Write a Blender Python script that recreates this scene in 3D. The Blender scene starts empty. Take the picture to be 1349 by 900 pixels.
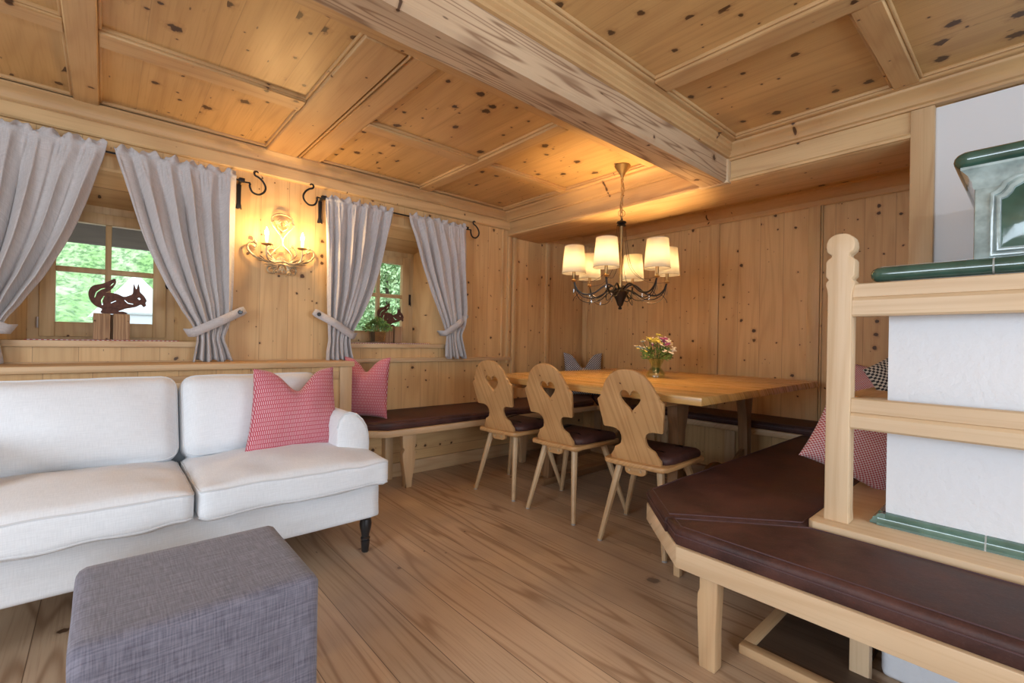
import bpy, bmesh, math, random
from mathutils import Vector, Matrix, noise as mnoise
random.seed(7)
S = bpy.context.scene
PI = math.pi
rad = math.radians

# ------------------------------------------------------------------ camera
F_PX, YAW, ROLL, H = 611.0, rad(48.684), rad(0.99), 1.0
cam = bpy.data.cameras.new('camera')
cam.sensor_width = 36.0
cam.lens = F_PX / 1349 * 36
cam.clip_start = 0.02
co = bpy.data.objects.new('camera', cam)
S.collection.objects.link(co)
_f = Vector((math.cos(YAW), math.sin(YAW), 0))
_r = Vector((math.sin(YAW), -math.cos(YAW), 0))
_u = Vector((0, 0, 1))
_r2 = _r * math.cos(ROLL) + _u * math.sin(ROLL)
_u2 = -_r * math.sin(ROLL) + _u * math.cos(ROLL)
m = Matrix.Identity(4)
for i in range(3):
    m[i][0] = _r2[i]; m[i][1] = _u2[i]; m[i][2] = -_f[i]
m[2][3] = H
co.matrix_world = m
S.camera = co

# ------------------------------------------------------------------ light
S.view_settings.view_transform = 'Standard'
S.view_settings.look = 'None'
S.view_settings.gamma = 1
S.view_settings.use_curve_mapping = False
S.view_settings.exposure = 0.22
W = bpy.data.worlds.new('sky'); S.world = W
W.use_nodes = True
bg = W.node_tree.nodes['Background']
bg.inputs['Color'].default_value = (0.80, 0.90, 1.0, 1)
bg.inputs['Strength'].default_value = 2.3

DAY = (0.74, 0.87, 1.0)
def area(name, loc, rot, sx, sy, power, col=DAY):
    l = bpy.data.lights.new(name, 'AREA'); l.shape = 'RECTANGLE'; l.size = sx; l.size_y = sy
    l.energy = power; l.color = col
    o = bpy.data.objects.new(name, l); S.collection.objects.link(o)
    o.location = loc; o.rotation_euler = rot
    return o
# daylight through the windows behind the camera
area('daylight_rear', (-0.6, -2.62, 1.30), (rad(90), 0, rad(0)), 1.5, 1.2, 42)
area('daylight_rear', (1.5, -2.62, 1.30), (rad(90), 0, rad(0)), 1.5, 1.2, 39)
area('daylight_side', (-2.22, 0.7, 1.30), (rad(90), 0, rad(-90)), 1.7, 1.2, 52)

# ------------------------------------------------------------------ materials
MC = {}
class NT:
    def __init__(s, name):
        s.m = bpy.data.materials.new(name); s.m.use_nodes = True
        s.t = s.m.node_tree; s.n = s.t.nodes; s.l = s.t.links
        s.b = s.n['Principled BSDF']
    def new(s, k, **kw):
        n = s.n.new(k)
        for a, v in kw.items(): setattr(n, a, v)
        return n
    def put(s, sock, v):
        if v is None: return
        if isinstance(v, (int, float)):
            sock.default_value = v
        elif isinstance(v, tuple):
            sock.default_value = v if len(v) == len(sock.default_value) else v + (1,)
        else: s.l.new(v, sock)
    def math(s, op, a, b=None, c=None, clamp=False):
        n = s.new('ShaderNodeMath', operation=op, use_clamp=clamp)
        s.put(n.inputs[0], a); s.put(n.inputs[1], b)
        if c is not None: s.put(n.inputs[2], c)
        return n.outputs[0]
    def vec(s, x, y, z=0.0):
        n = s.new('ShaderNodeCombineXYZ')
        for i, v in enumerate((x, y, z)): s.put(n.inputs[i], v)
        return n.outputs[0]
    def noise(s, v, scale=1, detail=2, rough=.5, out='Fac'):
        n = s.new('ShaderNodeTexNoise'); s.put(n.inputs['Vector'], v)
        n.inputs['Scale'].default_value = scale; n.inputs['Detail'].default_value = detail
        n.inputs['Roughness'].default_value = rough
        return n.outputs[out]
    def mix(s, f, a, b, mode='MIX'):
        n = s.new('ShaderNodeMix', data_type='RGBA', blend_type=mode)
        s.put(n.inputs[0], f); s.put(n.inputs[6], a); s.put(n.inputs[7], b)
        return n.outputs[2]
    def ss(s, v, lo, hi, a=0.0, b=1.0):
        n = s.new('ShaderNodeMapRange', interpolation_type='SMOOTHSTEP')
        s.put(n.inputs[0], v)
        for i, q in enumerate((lo, hi, a, b)): n.inputs[i + 1].default_value = q
        return n.outputs[0]
    def obj(s):
        c = s.new('ShaderNodeTexCoord'); p = s.new('ShaderNodeSeparateXYZ')
        s.l.new(c.outputs['Object'], p.inputs[0]); return c.outputs['Object'], list(p.outputs)
    def bump(s, h, strength=.2, dist=.002):
        n = s.new('ShaderNodeBump'); s.put(n.inputs['Height'], h)
        n.inputs['Strength'].default_value = strength; n.inputs['Distance'].default_value = dist
        s.l.new(n.outputs[0], s.b.inputs['Normal'])

def wood(name, base, dark, axis, plank=0, knots=.4, kscale=4.5, kr=.10, rings=.25, ringn=14, grain=.3,
         rough=.5, var=.10, seam=.7, kcol=(0.065, 0.027, 0.012), kstretch=1.0, rfreq=6.0, spec=.35, wear=0, rpow=3.0, rmask=0, lfreq=.55):
    key = (name, axis)
    if key in MC: return MC[key]
    k = NT('%s_%s' % (name, 'xyz'[axis]))
    _, c = k.obj()
    L = c[axis]
    o = [c[i] for i in range(3) if i != axis]
    C = k.math('ADD', o[0], o[1])
    if plank:
        q = k.math('DIVIDE', C, plank)
        idx = k.math('FLOOR', q)
        fr = k.math('SUBTRACT', q, idx)
        wn = k.new('ShaderNodeTexWhiteNoise', noise_dimensions='1D'); k.put(wn.inputs['W'], idx)
        rnd = wn.outputs['Value']
        L2 = k.math('MULTIPLY_ADD', rnd, 9.7, L)
        C2 = k.math('MULTIPLY_ADD', rnd, 5.3, C)
    else:
        rnd = None; L2, C2 = L, C
    col = base
    # broad tone
    big = k.noise(k.vec(L2, k.math('MULTIPLY', C2, 3.0)), 1.6, 2)
    col = k.mix(k.ss(big, .3, .7, 0, .55), base, tuple(base[i] * .55 + dark[i] * .45 for i in range(3)))
    # cathedral rings
    rn = k.noise(k.vec(k.math('MULTIPLY', L2, lfreq), k.math('MULTIPLY', C2, rfreq), rnd if rnd else 0.0), 1.0, 1.2, .4)
    ph = k.math('MULTIPLY', rn, ringn * 6.283)
    sn = k.math('POWER', k.math('MULTIPLY_ADD', k.math('SINE', ph), .5, .5), rpow)
    if rmask:
        mk = k.noise(k.vec(k.math('MULTIPLY', L2, .6), k.math('MULTIPLY', C2, 5.0), 7.3), 1.0, 1)
        sn = k.math('MULTIPLY', sn, k.ss(mk, .38, .58, .12, 1.0))
    col = k.mix(k.math('MULTIPLY', sn, rings), col, dark)
    # fine fibres
    fg = k.noise(k.vec(k.math('MULTIPLY', L2, 3.0), k.math('MULTIPLY', C2, 120.0)), 1, 3, .6)
    col = k.mix(k.ss(fg, .45, .8, 0, grain), col, dark)
    # knots
    if knots > 0:
        v = k.new('ShaderNodeTexVoronoi', voronoi_dimensions='2D')
        wob = k.noise(k.vec(k.math('MULTIPLY', L2, 38), k.math('MULTIPLY', C2, 55)), 1, 3)
        k.put(v.inputs['Vector'], k.vec(k.math('MULTIPLY', L2, 1 / kstretch), C2))
        v.inputs['Scale'].default_value = kscale
        sp = k.new('ShaderNodeSeparateColor'); k.l.new(v.outputs['Color'], sp.inputs[0])
        r = k.math('MULTIPLY', k.math('MULTIPLY_ADD', k.math('POWER', sp.outputs[1], 2.2), 1.35, .28), kr)
        r = k.math('MULTIPLY', r, k.math('MULTIPLY_ADD', wob, 1.9, .05))
        cl = k.noise(k.vec(k.math('MULTIPLY', L2, 1.6), k.math('MULTIPLY', C2, 3.0), 4.1), 1, 1)
        on = k.math('LESS_THAN', sp.outputs[0], k.math('MULTIPLY', k.ss(cl, .36, .62, .25, 2.0), knots))
        d = k.math('DIVIDE', v.outputs['Distance'], r)
        halo = k.math('MULTIPLY', k.ss(d, .9, 2.3, .34, 0), on)
        core = k.math('MULTIPLY', k.ss(d, .7, 1.1, .94, 0), on)
        col = k.mix(halo, col, dark)
        col = k.mix(core, col, kcol)
        v2 = k.new('ShaderNodeTexVoronoi', voronoi_dimensions='2D')
        k.put(v2.inputs['Vector'], k.vec(k.math('MULTIPLY', L2, .30), C2)); v2.inputs['Scale'].default_value = kscale * 1.7
        s2 = k.new('ShaderNodeSeparateColor'); k.l.new(v2.outputs['Color'], s2.inputs[0])
        fl = k.math('MULTIPLY', k.ss(v2.outputs['Distance'], kr * .18, kr * .42, .7, 0), k.math('LESS_THAN', s2.outputs[0], knots * .45))
        col = k.mix(fl, col, kcol)
    if plank:
        col = k.mix(1.0, col, k.vec(*[k.math('MULTIPLY_ADD', rnd, 2 * var, 1 - var)] * 3), 'MULTIPLY')
        e = k.math('MULTIPLY', k.math('MINIMUM', fr, k.math('SUBTRACT', 1.0, fr)), plank)
        sm = k.ss(e, .0004, .0022, seam, 0)
        col = k.mix(sm, col, (dark[0] * .35, dark[1] * .35, dark[2] * .35))
    if wear:
        wv = k.noise(k.vec(c[0], c[1], c[2]), 1.3, 3, .6)
        col = k.mix(k.ss(wv, .42, .68, 0, wear), col, (0.30, 0.235, 0.185))
    k.put(k.b.inputs['Base Color'], col)
    k.put(k.b.inputs['Roughness'], k.math('MULTIPLY_ADD', fg, .18, rough - .09))
    k.b.inputs['Specular IOR Level'].default_value = spec
    k.bump(k.math('ADD', fg, k.math('MULTIPLY', sn, .4)), .12, .0012)
    MC[key] = k.m
    return k.m

WALL = lambda a: wood('wall_pine', (0.66, 0.43, 0.205), (0.38, 0.19, 0.065), a, plank=.17, knots=.40, kscale=9, kr=.085, rings=.22, ringn=9, rough=.5, var=.07, seam=.55)
TRIM = lambda a: wood('trim_pine', (0.65, 0.435, 0.215), (0.38, 0.195, 0.075), a, knots=.22, kscale=7, kr=.05, rings=.28, ringn=8, rough=.5)
CEIL = lambda a: wood('ceiling_pine', (0.625, 0.39, 0.165), (0.33, 0.16, 0.055), a, plank=.26, knots=.6, kscale=7, kr=.12, seam=.25, kstretch=1.0, rings=.2, ringn=7, rough=.4, var=.06)
CTRIM = lambda a: wood('ceiling_board', (0.61, 0.39, 0.185), (0.35, 0.17, 0.065), a, knots=.22, kscale=7, kr=.06, rings=.25, ringn=8, rough=.45)
BEAM = lambda a: wood('beam_pine', (0.62, 0.44, 0.28), (0.22, 0.11, 0.055), a, knots=.3, kscale=5, kr=.09, rings=.8, ringn=7, rfreq=17, lfreq=1.3, rpow=4.0, rough=.6, wear=0)
FLOOR = lambda a: wood('floor_larch', (0.54, 0.395, 0.27), (0.23, 0.125, 0.065), a, plank=.165, knots=.12, kscale=3.5, kr=.06, rings=.68, ringn=9, rfreq=6.5, grain=.40, rough=.33, var=.15, seam=.9, wear=.5, rpow=7.0, rmask=1, lfreq=.5)
LIGHT = lambda a: wood('light_ash', (0.70, 0.53, 0.345), (0.48, 0.30, 0.15), a, knots=.1, kscale=3.5, kr=.06, rings=.3, ringn=7, rough=.45)
BENCH = lambda a: wood('bench_pine', (0.62, 0.43, 0.245), (0.38, 0.21, 0.10), a, knots=.12, kscale=4, kr=.06, rings=.3, ringn=8, rough=.45)
CHAIR = lambda a: wood('chair_pine', (0.53, 0.305, 0.13), (0.28, 0.125, 0.045), a, knots=.25, kscale=9, kr=.06, rings=.38, ringn=9, rfreq=11, rough=.38)
CLEG = lambda a: wood('chair_leg_pine', (0.54, 0.38, 0.22), (0.34, 0.2, 0.1), a, knots=0, rings=.25, ringn=7, rough=.45)
TLEG = lambda a: wood('dark_table_leg', (0.30, 0.17, 0.085), (0.14, 0.07, 0.03), a, knots=.1, kscale=5, kr=.05, rings=.4, ringn=8, rough=.4)  # wood darkened: the shade under the tabletop is put into the colour
TABLE = lambda a: wood('table_oak', (0.66, 0.39, 0.135), (0.40, 0.19, 0.05), a, plank=.09, knots=.05, kscale=5, kr=.05, rings=.25, ringn=8, rough=.28, var=.13, seam=.35, spec=.5)
OLD = lambda a: wood('weathered_block', (0.42, 0.26, 0.14), (0.16, 0.08, 0.04), a, knots=.15, kscale=20, kr=.1, rings=.6, ringn=8, rfreq=30, grain=.6, rough=.75)
DARKW = lambda a: wood('dark_plank', (0.115, 0.075, 0.05), (0.04, 0.025, 0.018), a, plank=.15, knots=0, rings=.4, ringn=10, rough=.5, seam=.4)
EAVE = lambda a: wood('eave_plank', (0.13, 0.085, 0.055), (0.06, 0.035, 0.02), a, plank=.16, knots=.1, rings=.3, rough=.6)

def plain(name, col, rough=.5, metal=0, spec=.5, bumpn=0, bscale=40, trans=0, var=0, emit=None, es=0, coat=0, sheen=0, bd=.004):
    if name in MC: return MC[name]
    k = NT(name)
    o, c = k.obj()
    if var:
        n = k.noise(o, bscale, 3, .6)
        k.put(k.b.inputs['Base Color'], k.mix(k.ss(n, .3, .7), tuple(x * (1 - var) for x in col), tuple(min(1, x * (1 + var)) for x in col)))
    else:
        k.b.inputs['Base Color'].default_value = (*col, 1)
    k.b.inputs['Roughness'].default_value = rough
    k.b.inputs['Metallic'].default_value = metal
    k.b.inputs['Specular IOR Level'].default_value = spec
    k.b.inputs['Transmission Weight'].default_value = trans
    k.b.inputs['Coat Weight'].default_value = coat
    k.b.inputs['Sheen Weight'].default_value = sheen
    if emit:
        k.b.inputs['Emission Color'].default_value = (*emit, 1); k.b.inputs['Emission Strength'].default_value = es
    if bumpn:
        k.bump(k.noise(o, bscale, 3, .6), bumpn, bd)
    MC[name] = k.m
    return k.m

def weave(name, a, b, sx, sz, rough=.9, amp=.5, bump=.3, ax=(0, 2), slub=.4, sheen=.2):
    """woven cloth: two crossed thread noises in object space"""
    if name in MC: return MC[name]
    k = NT(name); o, c = k.obj()
    u, v = c[ax[0]], k.math('ADD', c[ax[1]], c[[i for i in range(3) if i not in ax][0]])
    n1 = k.noise(k.vec(k.math('MULTIPLY', u, sx), k.math('MULTIPLY', v, sx * .06)), 1, 2)
    n2 = k.noise(k.vec(k.math('MULTIPLY', u, sz * .06), k.math('MULTIPLY', v, sz)), 1, 2)
    t = k.math('ADD', k.math('MULTIPLY', n1, .5), k.math('MULTIPLY', n2, .5))
    k.put(k.b.inputs['Base Color'], k.mix(k.ss(t, .5 - amp * .3, .5 + amp * .3), a, b))
    k.b.inputs['Roughness'].default_value = rough
    k.b.inputs['Sheen Weight'].default_value = sheen
    k.b.inputs['Specular IOR Level'].default_value = .2
    k.bump(t, bump, .001)
    MC[name] = k.m
    return k.m

def check(name, a, b, p, kind='check', ax=(0, 2), rough=.9):
    if name in MC: return MC[name]
    k = NT(name); o, c = k.obj()
    u, v = c[ax[0]], c[ax[1]]
    if kind == 'check':
        s = k.math('MULTIPLY', k.math('SINE', k.math('MULTIPLY', u, PI / p)), k.math('SINE', k.math('MULTIPLY', v, PI / p)))
        f = k.ss(s, -.12, .12)
    else:   # short wavy dashes in rows
        row = k.math('FLOOR', k.math('DIVIDE', v, p * 2.6))
        sh = k.math('MULTIPLY', k.math('MODULO', row, 2.0), PI)
        s = k.math('SINE', k.math('ADD', k.math('MULTIPLY', u, 2 * PI / p), sh))
        e = k.math('ABSOLUTE', k.math('SINE', k.math('MULTIPLY', v, PI / (p * 2.6))))
        f = k.ss(k.math('MULTIPLY', k.ss(s, -.1, .7), k.ss(e, .12, .35)), .2, .8)
    n = k.noise(o, 9, 2)
    col = k.mix(f, a, b)
    k.put(k.b.inputs['Base Color'], k.mix(k.ss(n, .3, .75, 0, .18), col, a))
    k.b.inputs['Roughness'].default_value = rough; k.b.inputs['Sheen Weight'].default_value = .2
    k.bump(k.noise(o, 500, 2), .2, .001)
    MC[name] = k.m
    return k.m

def leather():
    if 'leather' in MC: return MC['leather']
    k = NT('brown_leather'); o, c = k.obj()
    n = k.noise(o, 4.5, 6, .68)
    f = k.noise(o, 160, 3, .6)
    col = k.mix(k.ss(n, .32, .7), (0.034, 0.0125, 0.012), (0.095, 0.036, 0.028))
    col = k.mix(k.ss(f, .5, .75, 0, .3), col, (0.11, 0.06, 0.055))
    k.put(k.b.inputs['Base Color'], col)
    k.put(k.b.inputs['Roughness'], k.math('MULTIPLY_ADD', n, .3, .42))
    k.b.inputs['Specular IOR Level'].default_value = .45
    w = k.noise(o, 11, 5, .62)
    k.bump(k.math('ADD', k.math('MULTIPLY', f, .12), w), .6, .005)
    MC['leather'] = k.m
    return k.m

LINEN = weave('grey_linen', (0.42, 0.39, 0.385), (0.55, 0.515, 0.505), 500, 260, amp=.7, bump=.25)
COTTON = weave('white_cotton', (0.66, 0.675, 0.70), (0.76, 0.775, 0.80), 420, 300, amp=.8, bump=.25)
PIPING = plain('white_piping', (0.60, 0.61, 0.63), .8, sheen=.2)
OTTO = weave('grey_melange', (0.085, 0.080, 0.108), (0.225, 0.215, 0.265), 330, 210, amp=.9, bump=.5)
REDP = check('red_dashed_cloth', (0.44, 0.055, 0.085), (0.66, 0.43, 0.46), .0072, 'dash')
REDC = check('red_check_cloth', (0.42, 0.05, 0.06), (0.74, 0.60, 0.60), .0062)
BWC = check('black_check_cloth', (0.03, 0.03, 0.035), (0.68, 0.64, 0.56), .0105)
BWS = check('fine_black_check_cloth', (0.03, 0.03, 0.04), (0.62, 0.62, 0.66), .0115)
REDT = check('red_runner_cloth', (0.42, 0.04, 0.06), (0.78, 0.70, 0.70), .010, ax=(0, 1))
LEATHER = leather()
PLASTER = plain('white_plaster', (0.76, 0.79, 0.84), .9, bumpn=.45, bscale=45, spec=.2, bd=.006)
SMOOTHP = plain('smooth_plaster', (0.76, 0.77, 0.80), .9, bumpn=.15, bscale=30, spec=.2)
TILE = plain('green_glaze', (0.045, 0.105, 0.080), .12, bumpn=.25, bscale=9, var=.25, coat=.6, bd=.003)
TILEP = plain('daylit_green_glaze', (0.36, 0.46, 0.46), .14, bumpn=.3, bscale=14, var=.30, coat=.6, bd=.003)  # green glaze paled: reflected daylight is painted into the colour
GROUT = plain('grout', (0.55, 0.58, 0.57), .8)
IRON = plain('wrought_iron', (0.022, 0.020, 0.020), .55, metal=.6, bumpn=.5, bscale=60)
BLACKW = plain('black_lacquer', (0.018, 0.017, 0.018), .3)
RUST = plain('rusty_steel', (0.10, 0.038, 0.024), .75, metal=.2, var=.3, bscale=50)
CREAM = plain('cream_gilt_metal', (0.46, 0.36, 0.23), .4, metal=.45, var=.25, bscale=40)
BRASS = plain('aged_brass', (0.42, 0.27, 0.12), .35, metal=.9)
BRONZE = plain('dark_bronze', (0.035, 0.028, 0.025), .4, metal=.7)
CHROME = plain('steel', (0.55, 0.56, 0.58), .3, metal=1)
GREEN = plain('leaf_green', (0.17, 0.29, 0.07), .6, var=.5, bscale=30)
GREEND = plain('dark_leaf', (0.07, 0.13, 0.04), .6, var=.4, bscale=30)
YEL = plain('yellow_bloom', (0.62, 0.52, 0.10), .7, var=.2)
WHT = plain('white_bloom', (0.75, 0.68, 0.58), .7)
PUR = plain('purple_bloom', (0.33, 0.06, 0.20), .7)
BLU = plain('grey_blue_thistle', (0.16, 0.21, 0.26), .7)
SOIL = plain('dark_soil', (0.03, 0.022, 0.018), .9)
WOODSOLE = plain('felt_pad', (0.35, 0.34, 0.33), .9)

def glass(name, tint=(1, 1, 1), tr=.9):
    if name in MC: return MC[name]
    k = NT(name)
    t = k.new('ShaderNodeBsdfTransparent'); t.inputs[0].default_value = (*tint, 1)
    g = k.new('ShaderNodeBsdfGlossy'); g.inputs['Roughness'].default_value = .03
    mx = k.new('ShaderNodeMixShader'); mx.inputs[0].default_value = 1 - tr
    k.l.new(t.outputs[0], mx.inputs[1]); k.l.new(g.outputs[0], mx.inputs[2])
    k.l.new(mx.outputs[0], k.n['Material Output'].inputs[0])
    MC[name] = k.m
    return k.m
PANE = glass('window_glass', (.97, .99, .98), .997)
VASEG = glass('green_glass', (.90, .94, .82), .86)
CLEAR = glass('clear_glass', (.90, .93, .95), .80)
def shade_mat():
    k = NT('lamp_shade_cloth')
    t = k.new('ShaderNodeBsdfTranslucent'); t.inputs[0].default_value = (.95, .91, .82, 1)
    d = k.new('ShaderNodeBsdfDiffuse'); d.inputs[0].default_value = (.85, .80, .70, 1)
    mx = k.new('ShaderNodeMixShader'); mx.inputs[0].default_value = .45
    k.l.new(t.outputs[0], mx.inputs[1]); k.l.new(d.outputs[0], mx.inputs[2])
    k.l.new(mx.outputs[0], k.n['Material Output'].inputs[0])
    return k.m
SHADE = shade_mat()
BULB = plain('glowing_bulb', (1, .9, .7), .3, emit=(1, .72, .38), es=60)
def grass_mat():
    k = NT('meadow_green'); o, c = k.obj()
    n = k.noise(o, 1.7, 5, .7); n2 = k.noise(o, 9, 4, .7)
    col = k.mix(k.ss(n, .35, .65), (0.28, 0.48, 0.16), (0.58, 0.72, 0.42))
    col = k.mix(k.ss(n2, .42, .62, 0, .75), col, (0.055, 0.14, 0.045))
    k.put(k.b.inputs['Base Color'], col); k.b.inputs['Roughness'].default_value = .9
    return k.m
MEADOW = grass_mat()

# ------------------------------------------------------------------ geometry helpers
ROOTLOC = {}
def finish(name, bm, mat, parent=None, smooth=True, ang=38, loc=None):
    bmesh.ops.recalc_face_normals(bm, faces=bm.faces)
    off = Vector((0, 0, 0))
    if parent is not None: off = ROOTLOC.get(parent.name, Vector((0, 0, 0)))
    elif loc is not None: off = Vector(loc)
    if off.length: bmesh.ops.translate(bm, verts=bm.verts, vec=-off)
    me = bpy.data.meshes.new(name); bm.to_mesh(me); bm.free()
    me.materials.append(mat)
    if smooth:
        me.shade_smooth(); me.set_sharp_from_angle(angle=rad(ang))
    o = bpy.data.objects.new(name, me); S.collection.objects.link(o)
    if parent is not None:
        o.parent = parent
        ROOTLOC[o.name] = off
    elif loc is not None: o.location = loc
    return o
def thing(name, loc, label, cat, group=None, kind=None, rot=None):
    o = bpy.data.objects.new(name, None); S.collection.objects.link(o)
    o.empty_display_size = .05
    o.location = loc
    if rot: o.rotation_euler = rot
    ROOTLOC[o.name] = Vector(loc) if not rot else Vector((0, 0, 0))
    tag(o, label, cat, group, kind)
    return o
def tag(o, label=None, cat=None, group=None, kind=None):
    if label: o['label'] = label
    if cat: o['category'] = cat
    if group: o['group'] = group
    if kind: o['kind'] = kind
    return o
def struct(name, bm, mat, parent=None, label=None, **kw):
    o = finish(name, bm, mat, parent, **kw)
    if parent is None:
        o['kind'] = 'structure'
        if label: o['label'] = label
    return o
def B(): return bmesh.new()
def box(bm, x0, x1, y0, y1, z0, z1, bev=0, seg=2):
    vs = [bm.verts.new((x, y, z)) for x in (x0, x1) for y in (y0, y1) for z in (z0, z1)]
    fs = []
    for q in ((0, 1, 3, 2), (4, 6, 7, 5), (0, 4, 5, 1), (2, 3, 7, 6), (0, 2, 6, 4), (1, 5, 7, 3)):
        fs.append(bm.faces.new([vs[i] for i in q]))
    if bev:
        es = list({e for f in fs for e in f.edges})
        bmesh.ops.bevel(bm, geom=es, offset=bev, segments=seg, affect='EDGES', profile=.5)
    return bm
def mapc(axis, a, p):
    if axis == 0: return (a, p[0], p[1])
    if axis == 1: return (p[0], a, p[1])
    return (p[0], p[1], a)
def prism(bm, pts, axis, a, b, bev=0, holes=(), seg=2):
    """polygon pts in the plane normal to axis, extruded from a to b; may have holes"""
    ring = []
    for P in (pts, *holes):
        v = [bm.verts.new(mapc(axis, a, p)) for p in P]
        ring.append(v)
    new = []
    if holes:
        es = []
        for v in ring:
            for i in range(len(v)): es.append(bm.edges.new((v[i], v[(i + 1) % len(v)])))
        r = bmesh.ops.triangle_fill(bm, edges=es, use_beauty=True, use_dissolve=False)
        new = [g for g in r['geom'] if isinstance(g, bmesh.types.BMFace)]
    else:
        new = [bm.faces.new(ring[0])]
    r = bmesh.ops.extrude_face_region(bm, geom=new)
    vs = [g for g in r['geom'] if isinstance(g, bmesh.types.BMVert)]
    d = [0, 0, 0]; d[axis] = b - a
    bmesh.ops.translate(bm, verts=vs, vec=d)
    if bev:
        al = [e for e in {e for v in vs for e in v.link_edges} if len(e.link_faces) == 2 and e.calc_face_angle(0) > .7]
        al += [e for v in sum(ring, []) for e in v.link_edges if len(e.link_faces) == 2 and e.calc_face_angle(0) > .7]
        bmesh.ops.bevel(bm, geom=list(set(al)), offset=bev, segments=seg, affect='EDGES', profile=.5, clamp_overlap=True)
    return bm
def tube(bm, pts, r, n=8, closed=False):
    pts = [Vector(p) for p in pts]
    N = len(pts)
    rs = r if isinstance(r, (list, tuple)) else [r] * N
    up = None; rings = []
    for i in range(N):
        if closed: t = pts[(i + 1) % N] - pts[(i - 1) % N]
        else: t = pts[min(i + 1, N - 1)] - pts[max(i - 1, 0)]
        if t.length < 1e-9: t = Vector((0, 0, 1))
        t.normalize()
        if up is None:
            up = Vector((0, 0, 1)) if abs(t.z) < .9 else Vector((1, 0, 0))
        up = (up - t * up.dot(t))
        if up.length < 1e-6: up = t.orthogonal()
        up.normalize()
        s = t.cross(up)
        rings.append([bm.verts.new(pts[i] + (up * math.cos(a) + s * math.sin(a)) * rs[i]) for a in [2 * PI * k / n for k in range(n)]])
    for i in range(N if closed else N - 1):
        A, C = rings[i], rings[(i + 1) % N]
        for k in range(n): bm.faces.new((A[k], A[(k + 1) % n], C[(k + 1) % n], C[k]))
    if not closed:
        bm.faces.new(rings[0][::-1]); bm.faces.new(rings[-1])
    return bm
def spline(P, n=8):
    P = [Vector(p) for p in P]; out = []
    for i in range(len(P) - 1):
        p0 = P[max(i - 1, 0)]; p1 = P[i]; p2 = P[i + 1]; p3 = P[min(i + 2, len(P) - 1)]
        for k in range(n):
            t = k / n
            out.append(.5 * ((2 * p1) + (p2 - p0) * t + (2 * p0 - 5 * p1 + 4 * p2 - p3) * t * t + (3 * p1 - p0 - 3 * p2 + p3) * t ** 3))
    out.append(P[-1]); return out
def lathe(bm, prof, c=(0, 0, 0), n=24, cap=True):
    rings = []
    for r, z in prof:
        rings.append([bm.verts.new((c[0] + r * math.cos(2 * PI * k / n), c[1] + r * math.sin(2 * PI * k / n), c[2] + z)) for k in range(n)])
    for A, C in zip(rings, rings[1:]):
        for k in range(n): bm.faces.new((A[k], A[(k + 1) % n], C[(k + 1) % n], C[k]))
    if cap and prof[0][0] > 1e-4: bm.faces.new(rings[0][::-1])
    if cap and prof[-1][0] > 1e-4: bm.faces.new(rings[-1])
    bmesh.ops.remove_doubles(bm, verts=bm.verts, dist=1e-6)
    return bm
def skirt(bm, rect, prof):
    """sweep profile (out, z) round a rectangle x0,x1,y0,y1 (mitred)"""
    x0, x1, y0, y1 = rect; rings = []
    for o, z in prof:
        rings.append([bm.verts.new(p) for p in ((x0 - o, y0 - o, z), (x1 + o, y0 - o, z), (x1 + o, y1 + o, z), (x0 - o, y1 + o, z))])
    for A, C in zip(rings, rings[1:]):
        for k in range(4): bm.faces.new((A[k], A[(k + 1) % 4], C[(k + 1) % 4], C[k]))
    bm.faces.new(rings[0][::-1]); bm.faces.new(rings[-1])
    return bm
def lerp_poly(P, z):
    """x at height z along a polyline of (x, z) with z descending (smooth)"""
    if z >= P[0][1]: return P[0][0]
    for i in range(len(P) - 1):
        z0, z1 = P[i][1], P[i + 1][1]
        if z <= z0 and z >= z1:
            t = (z0 - z) / (z0 - z1)
            g = lambda k: P[max(0, min(len(P) - 1, k))][0]
            a, b, c, d = g(i - 1), g(i), g(i + 1), g(i + 2)
            return .5 * (2 * b + (c - a) * t + (2 * a - 5 * b + 4 * c - d) * t * t + (3 * b - a - 3 * c + d) * t ** 3)
    return P[-1][0]
def rbox(bm, c, h, r, n=14, fn=None):
    """rounded box centre c half sizes h radius r, optional deform fn(p, q) with q in [-1,1]^3"""
    tmp = bmesh.new()
    bmesh.ops.create_cube(tmp, size=2)
    bmesh.ops.subdivide_edges(tmp, edges=tmp.edges, cuts=n, use_grid_fill=True)
    h = Vector(h); c = Vector(c); mp = {}
    for v in tmp.verts:
        q = Vector([math.copysign(abs(x) ** .75, x) for x in v.co])
        p = Vector((q.x * h.x, q.y * h.y, q.z * h.z))
        rr = min(r, h.x, h.y, h.z)
        inn = Vector([max(-(h[i] - rr), min(h[i] - rr, p[i])) for i in range(3)])
        d = p - inn
        if d.length > 1e-9: p = inn + d.normalized() * rr
        if fn: p = fn(p, q)
        mp[v] = bm.verts.new(p + c)
    for f in tmp.faces: bm.faces.new([mp[v] for v in f.verts])
    tmp.free()
    return bm
def wobble(p, s, a):
    return mnoise.noise_vector(Vector(p) * s) * a

# ------------------------------------------------------------------ room shell
XB, YW, XA, ZC, ZP = 3.95, 3.33, 2.85, 2.20, 2.226
XL, YR = -2.2, -2.6
bm = B(); box(bm, XL - .15, XB + .15, YR - .15, 3.8, -.05, 0)
struct('floor', bm, FLOOR(1), label='wide worn larch floorboards with dark grain')

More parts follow.
